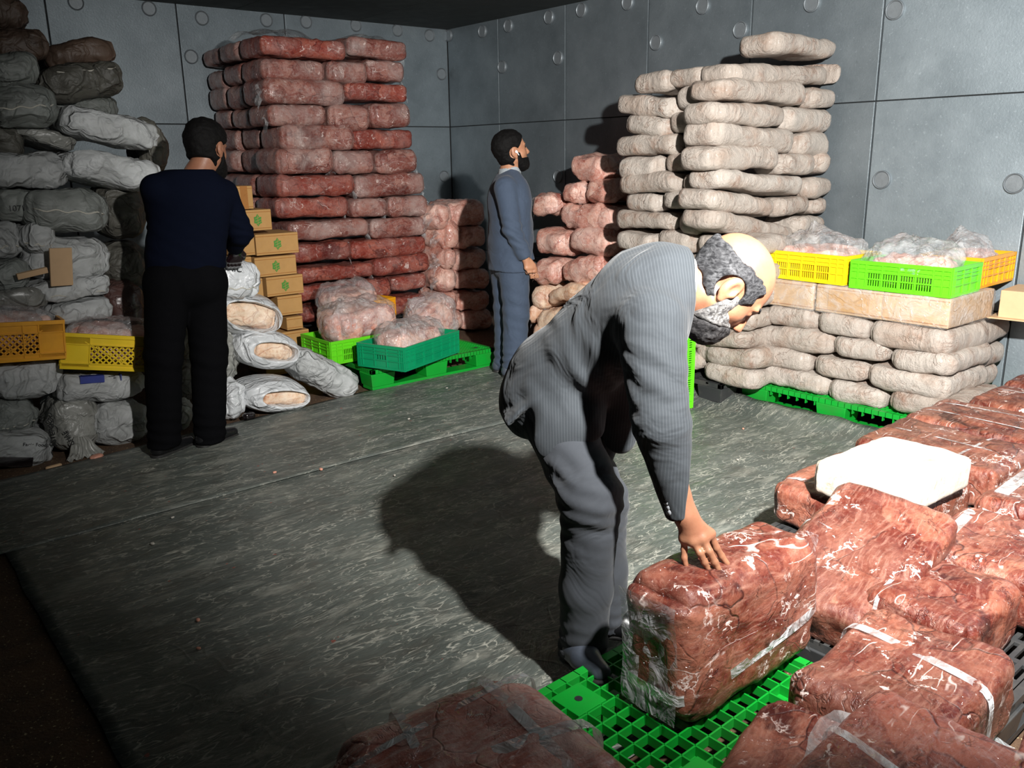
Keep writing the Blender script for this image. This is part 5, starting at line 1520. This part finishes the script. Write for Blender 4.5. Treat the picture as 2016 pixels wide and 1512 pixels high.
# ---- standing man in the slate suit
def standing_man():
    e = empty('person', (3.85, 4.68, 0), (0, 0, 0), 'bearded man in slate blue suit standing sideways, earbud in ear, before the pink bags', 'person')
    Minv = Matrix.Translation((-3.85, -4.68, 0))
    f = RH * .93 + FH * .37
    l = np.array([-f[1], f[0], 0])
    hipc, chest, nb = (3.8103, 4.6994, 0.7753), (3.8161, 4.6947, 1.2507), (3.8184, 4.6928, 1.4457)
    rsh, relb, rwr = (3.6887, 4.5792, 1.3431), (3.7009, 4.5305, 1.0686), (3.7752, 4.4832, 0.8743)
    lsh, lelb, lwr = (3.9665, 4.7915, 1.3369), (3.9883, 4.8125, 1.0422), (4.0241, 4.7448, 0.8068)
    hc = (3.8181, 4.6673, 1.5736)
    hd_ = Head(hc, f * .97 + UP * .20, UP * .97 - f * .20, 1.08)
    ft = lambda x, s: _v((3.8009, 4.7070, -0.0047)) * 0 + np.array([hipc[0], hipc[1], 0]) + f * x + l * s
    def skin(P):
        d = hd_.skin(P)
        d = smin(d, s_cone(P, hd_.w((-.022, 0, -.05)), lerp(nb, chest, .2), .060, .068), .03)
        d = smin(d, s_chain(P, [nb, chest, hipc], [.06, .1, .1], .05), .03)
        for a, b, c in ((rsh, relb, rwr), (lsh, lelb, lwr)):
            d = smin(d, s_chain(P, [lerp(chest, a, .6), a, b, c], [.05, .045, .036, .027]), .02)
            w = _v(c); dn = w - _v(b); dn /= np.linalg.norm(dn)
            K = [w + dn * .075 + f * o for o in (.028, .010, -.010, -.028)]
            fg = [[k, k + dn * .030 - l * 0 + f * .004, k + dn * .042 + (l if c is rwr else -l) * .028, k + dn * .022 + (l if c is rwr else -l) * .04] for k in K]
            th = [w + dn * .02 + f * .026, w + dn * .055 + f * .042, w + dn * .085 + f * .036, w + dn * .105 + f * .022]
            d = smin(d, hand_sdf(P, w, None, fg, th, .0098), .012)
        for s in (-.085, .085):
            d = smin(d, s_chain(P, [hipc, ft(0, s) + UP * .45, ft(-.02, s) + UP * .06], [.08, .045, .034]), .02)
        return d
    b = link('body', sdf_mesh('body', skin, (3.45, 4.28, .02), (4.16, 5.08, 1.80), .0052), M_SKIN_B, e, True)
    lo, hi = (3.42, 4.24, .60), (4.18, 5.12, 1.62)
    hem = hipc[2] + .0
    def jacket(P):
        lowc = np.array([hipc[0], hipc[1], hem - .02]) 
        d = s_cone(P, lowc, lerp(hipc, chest, .35), .205, .195, f, .72)
        d = smin(d, s_cone(P, lerp(hipc, chest, .35), chest, .195, .205, f, .70), .05)
        d = smin(d, s_cone(P, lerp(hipc, chest, .45) + f * .045, lerp(hipc, chest, .6) + f * .045, .125, .12), .06)
        d = smin(d, s_cone(P, chest, lerp(nb, chest, .15), .18, .085, f, .7), .06)
        d = smin(d, s_cone(P, rsh, lsh, .075, .075), .05)
        for a, b_, c, q in ((rsh, relb, rwr, 1), (lsh, lelb, lwr, 2)):
            arm = s_chain(P, [a, b_, c], [.078, .064, .05], .02)
            arm += fold(P, lerp(b_, c, .2), UP * .9 + f * .4, .05, .006, .12, q)
            arm = smax(arm, plane(P, c, _v(c) - _v(b_)), .004)
            d = smin(d, arm, .012)
        d = smax(d, plane(P, (0, 0, hem), -UP), .006)
        d = smax(d, -s_cone(P, nb, hd_.w((-.02, 0, -.02)), .062, .066), .004)
        d = smax(d, plane(P, lerp(nb, chest, -.1), UP * .9 + f * .3), .01)
        d += .003 * vnoise(P * 14, 5) + fold(P, lerp(hipc, chest, .5), UP * .8 + f * .5, .09, .004, .2, 6)
        return d
    garment('jacket', jacket, lo, hi, .008, M_SUIT_BLUE, e)
    def collar(P):
        d = np.abs(s_cone(P, lerp(nb, chest, .22), lerp(nb, hd_.c, .35), .078, .068)) - .004
        d = smax(d, plane(P, lerp(nb, hd_.c, .30), UP * .92 - f * .2), .003)
        return d
    garment('shirt_collar', collar, (3.55, 4.4, 1.2), (4.1, 5.0, 1.6), .006, M_SHIRT_GREY, e)
    def trousers(P):
        d = s_ell(P, _v(hipc) + UP * .02 + f * .015, (.135, .135, .13))
        for s, q in ((-.088, 1), (.088, 2)):
            c = ft(-.01, s) + UP * .045
            lg = s_chain(P, [lerp(hipc, ft(0, s) + UP * hipc[2], .9), ft(.01, s) + UP * .47, c], [.110, .092, .086], .03)
            lg += fold(P, c + UP * .06, UP, .06, .007, .14, q) + fold(P, ft(0, s) + UP * .5, UP + f * .3, .09, .004, .2, q + 4)
            lg = smax(lg, plane(P, c, -UP), .006)
            d = smin(d, lg, .02)
        return d + .003 * vnoise(P * 12, 3)
    garment('trousers', trousers, (3.45, 4.26, .0), (4.16, 5.10, 1.0), .009, M_SUIT_BLUE, e)
    for s in (-.09, .09):
        shoe(e, ft(-.11, s) + UP * .016, ft(.18, s * 1.2) + UP * .016, M_SHOE_GREY)
    def hreg(q):
        face = q[:, 0] - (.078 - .9 * np.clip(.085 - q[:, 2], 0, .075) - .1 * np.clip(.01 - q[:, 2], 0, .1))
        low = -(q[:, 2] + .065 + .9 * np.clip(q[:, 0] + .05, 0, .2))
        ear = -(np.sqrt((q[:, 0] + .010) ** 2 + (q[:, 2] - .0) ** 2) - .034)
        return np.maximum(np.maximum(face, low), ear)
    garment('hair', lambda P: hd_.hair(P, hreg, .012, .003, 50, 8), hd_.c - .2, hd_.c + .2, .005, M_HAIR_BLACK, e)
    def breg(q):
        up = q[:, 2] - (-.030 - .45 * np.clip(q[:, 0] - .012, 0, .03) - .10 * np.clip(q[:, 0] - .05, 0, .1))
        up = np.minimum(up, np.maximum(np.abs(q[:, 0] - .022) - .014, q[:, 2] - .03))
        mouth = -(np.sqrt(((q[:, 0] - .098) / 1.2) ** 2 + ((q[:, 2] + .053) * 2.2) ** 2 + q[:, 1] ** 2) - .020)
        return np.maximum(np.maximum(up, mouth), -(q[:, 0] - .004))
    garment('beard', lambda P: hd_.beard(P, breg, .007, .002, 90, 5), hd_.c - .2, hd_.c + .2, .005, M_HAIR_BLACK, e)
    for s in (-1, 1):
        def br(P, s=s):
            q = (P - hd_.c) @ hd_.B / hd_.k
            return s_cone(q, (.092, s * .014, .040), (.079, s * .046, .041), .006, .004) * hd_.k
        c = hd_.w((.088, s * .03, .04))
        garment('eyebrow', br, c - .04, c + .04, .004, M_HAIR_BLACK, e)
        def ey(P, s=s): return s_ell((P - hd_.c) @ hd_.B / hd_.k, (.077, s * .032, .016), (.012, .0125, .011)) * hd_.k
        c = hd_.w((.076, s * .032, .015))
        garment('eye', ey, c - .02, c + .02, .0035, M_IRIS, e)
    def bud(P):
        q = (P - hd_.c) @ hd_.B / hd_.k
        return smin(s_ell(q, (-.002, -.088, .004), (.009, .007, .009)), s_cone(q, (.0, -.092, .002), (.010, -.090, -.020), .0035, .003), .004) * hd_.k
    c = hd_.w((0, -.088, 0))
    garment('earbud', bud, c - .04, c + .04, .003, M_EARBUD, e)
    for o in e.children: o.matrix_parent_inverse = Minv
    return e

# ---- man in navy with his back to the camera
def navy_man():
    e = empty('person', (1.48, 4.6, 0), (0, 0, 0), 'man in navy shirt and black trousers seen from behind at the sacks', 'person')
    Minv = Matrix.Translation((-1.48, -4.6, 0))
    f = np.array([.28, .96, 0]); f /= np.linalg.norm(f)
    r = np.array([f[1], -f[0], 0])
    hipc, waist, chest, nb = (1.5189, 4.6000, 0.9561), (1.5309, 4.6000, 1.0625), (1.5787, 4.5800, 1.3370), (1.6358, 4.6000, 1.4770)
    lsh, lelb, lwr = (1.4152, 4.5800, 1.4150), (1.4602, 4.7200, 1.2062), (1.6897, 4.8600, 1.0715)
    rsh, relb, rwr = (1.7586, 4.5800, 1.3767), (1.8570, 4.6400, 1.1634), (1.8768, 4.8000, 1.0670)
    hc = (1.7103, 4.6200, 1.6023)
    hf = np.array([.80, .56, -.22])
    hd_ = Head(hc, hf, (0.12, .12, 1), 1.12)
    la, ra = (1.3008, 4.6000, 0.0881), (1.5480, 4.6000, 0.0620)
    lk, rk = (1.3555, 4.6000, 0.5534), (1.5968, 4.6000, 0.5152)
    lh, rh_ = (1.4202, 4.6000, 0.9258), (1.6112, 4.6000, 0.9060)
    def skin(P):
        d = hd_.skin(P)
        d = smin(d, s_cone(P, hd_.w((-.022, 0, -.05)), lerp(nb, chest, .2), .062, .07), .03)
        d = smin(d, s_chain(P, [nb, chest, hipc], [.06, .1, .1], .05), .03)
        for a, b, c in ((rsh, relb, rwr), (lsh, lelb, lwr)):
            d = smin(d, s_chain(P, [lerp(chest, a, .6), a, b, c], [.05, .045, .036, .027]), .02)
        for a, b, c in ((lh, lk, la), (rh_, rk, ra)):
            d = smin(d, s_chain(P, [hipc, a, b, c], [.08, .07, .045, .034]), .02)
        return d
    link('body', sdf_mesh('body', skin, (1.15, 4.35, .04), (1.95, 5.02, 1.84), .006), M_SKIN_C, e, True)
    def shirt(P):
        d = s_cone(P, hipc, waist, .195, .190, f, .66)
        d = smin(d, s_cone(P, waist, chest, .190, .205, f, .64), .05)
        d = smin(d, s_cone(P, chest, lerp(nb, chest, .1), .17, .085, f, .7), .06)
        d = smin(d, s_cone(P, rsh, lsh, .072, .072), .05)
        for a, b_, c, q in ((rsh, relb, rwr, 1), (lsh, lelb, lwr, 2)):
            arm = s_chain(P, [a, b_, c], [.074, .066, .048], .02)
            arm += fold(P, b_, UP * .9 + r * .2, .05, .005, .12, q)
            arm = smax(arm, plane(P, c, _v(c) - _v(b_)), .004)
            d = smin(d, arm, .015)
        d = smax(d, plane(P, _v(hipc) + UP * .025, -UP + r * .06), .008)
        d = smax(d, -s_cone(P, nb, hd_.w((-.02, 0, -.02)), .060, .066), .004)
        d = smax(d, plane(P, lerp(nb, hd_.c, .25), UP), .01)
        return d + .003 * vnoise(P * 12, 2) + fold(P, waist, UP * .8 + r * .5, .07, .004, .2, 6)
    garment('shirt', shirt, (1.12, 4.34, .85), (1.98, 5.0, 1.66), .0085, M_NAVY, e)
    def trousers(P):
        d = s_cone(P, _v(hipc) - r * .06 - UP * .02, _v(hipc) + r * .06 - UP * .02, .148, .148)
        for a, b_, c, q in ((lh, lk, la, 1), (rh_, rk, ra, 2)):
            c = _v(c) - UP * .03
            lg = s_chain(P, [lerp(hipc, a, .6), a, b_, c], [.14, .116, .096, .084], .03)
            lg += fold(P, c + UP * .07, UP + r * .2, .06, .006, .14, q) + fold(P, b_, UP + r * .3, .08, .004, .15, q + 4)
            lg = smax(lg, plane(P, c, -UP), .006)
            d = smin(d, lg, .02)
        d = smax(d, plane(P, waist, UP), .01)
        return d + .003 * vnoise(P * 12, 3)
    garment('trousers', trousers, (1.14, 4.34, .0), (1.90, 4.96, 1.12), .0095, M_BLACKCLOTH, e)
    for c, tw in ((la, .0), (ra, .25)):
        c = np.array([c[0], c[1], .013])
        d = np.array([.80, .34 - tw * .2, 0]); d /= np.linalg.norm(d)
        shoe(e, c - d * .085, c + d * .20, M_SHOE)
    def glove(P):
        d = None
        for w, b_, s in ((_v(rwr), _v(relb), 1), (_v(lwr), _v(lelb), -1)):
            dn = w - b_; dn /= np.linalg.norm(dn)
            dn = dn * .4 + f * .25 - UP * .8; dn /= np.linalg.norm(dn)
            side = np.cross(dn, UP); side /= np.linalg.norm(side); pn = np.cross(side, dn)
            K = [w + dn * .085 + side * o for o in (-.030, -.010, .010, .030)]
            fg = [[k, k + dn * .040 + pn * .006, k + dn * .066 + pn * .022, k + dn * .070 + pn * .046] for k in K]
            th = [w + dn * .02 + side * .028, w + dn * .05 + side * .052, w + dn * .082 + side * .052 + pn * .01, w + dn * .10 + side * .042 + pn * .02]
            h = hand_sdf(P, w, None, fg, th, .0118, wr=.036)
            h = smin(h, s_cone(P, w - (w - b_) / np.linalg.norm(w - b_) * .04, w, .040, .036), .02)
            d = h if d is None else np.minimum(d, h)
        return d
    garment('dark_gloves', glove, (1.30, 4.5, .82), (1.98, 5.12, 1.30), .005, M_GLOVE, e)
    def hreg(q):
        face = q[:, 0] - (.075 - .9 * np.clip(.09 - q[:, 2], 0, .08))
        low = -(q[:, 2] + .050 + .9 * np.clip(q[:, 0] + .05, 0, .2))
        ear = -(np.sqrt((q[:, 0] + .010) ** 2 + (q[:, 2] - .0) ** 2) - .034)
        return np.maximum(np.maximum(face, low), ear)
    garment('hair', lambda P: hd_.hair(P, hreg, .015, .003, 50, 8), hd_.c - .2, hd_.c + .2, .006, M_HAIR_BLACK, e)
    def breg(q):
        up = q[:, 2] - (-.030 - .5 * np.clip(q[:, 0] - .012, 0, .03))
        up = np.minimum(up, np.maximum(np.abs(q[:, 0] - .022) - .016, q[:, 2] - .03))
        return np.maximum(up, -(q[:, 0] - .004))
    garment('beard', lambda P: hd_.beard(P, breg, .010, .002, 90, 5), hd_.c - .2, hd_.c + .2, .006, M_HAIR_BLACK, e)
    b = MB().cyl(_v(rsh) * 0 + lerp(relb, rwr, .86), .046, .022, _v(rwr) - _v(relb), 20).build('shiny_cuff_band', M_DISC, e, True)
    for o in e.children: o.matrix_parent_inverse = Minv
    return e
bending_man(); standing_man(); navy_man()
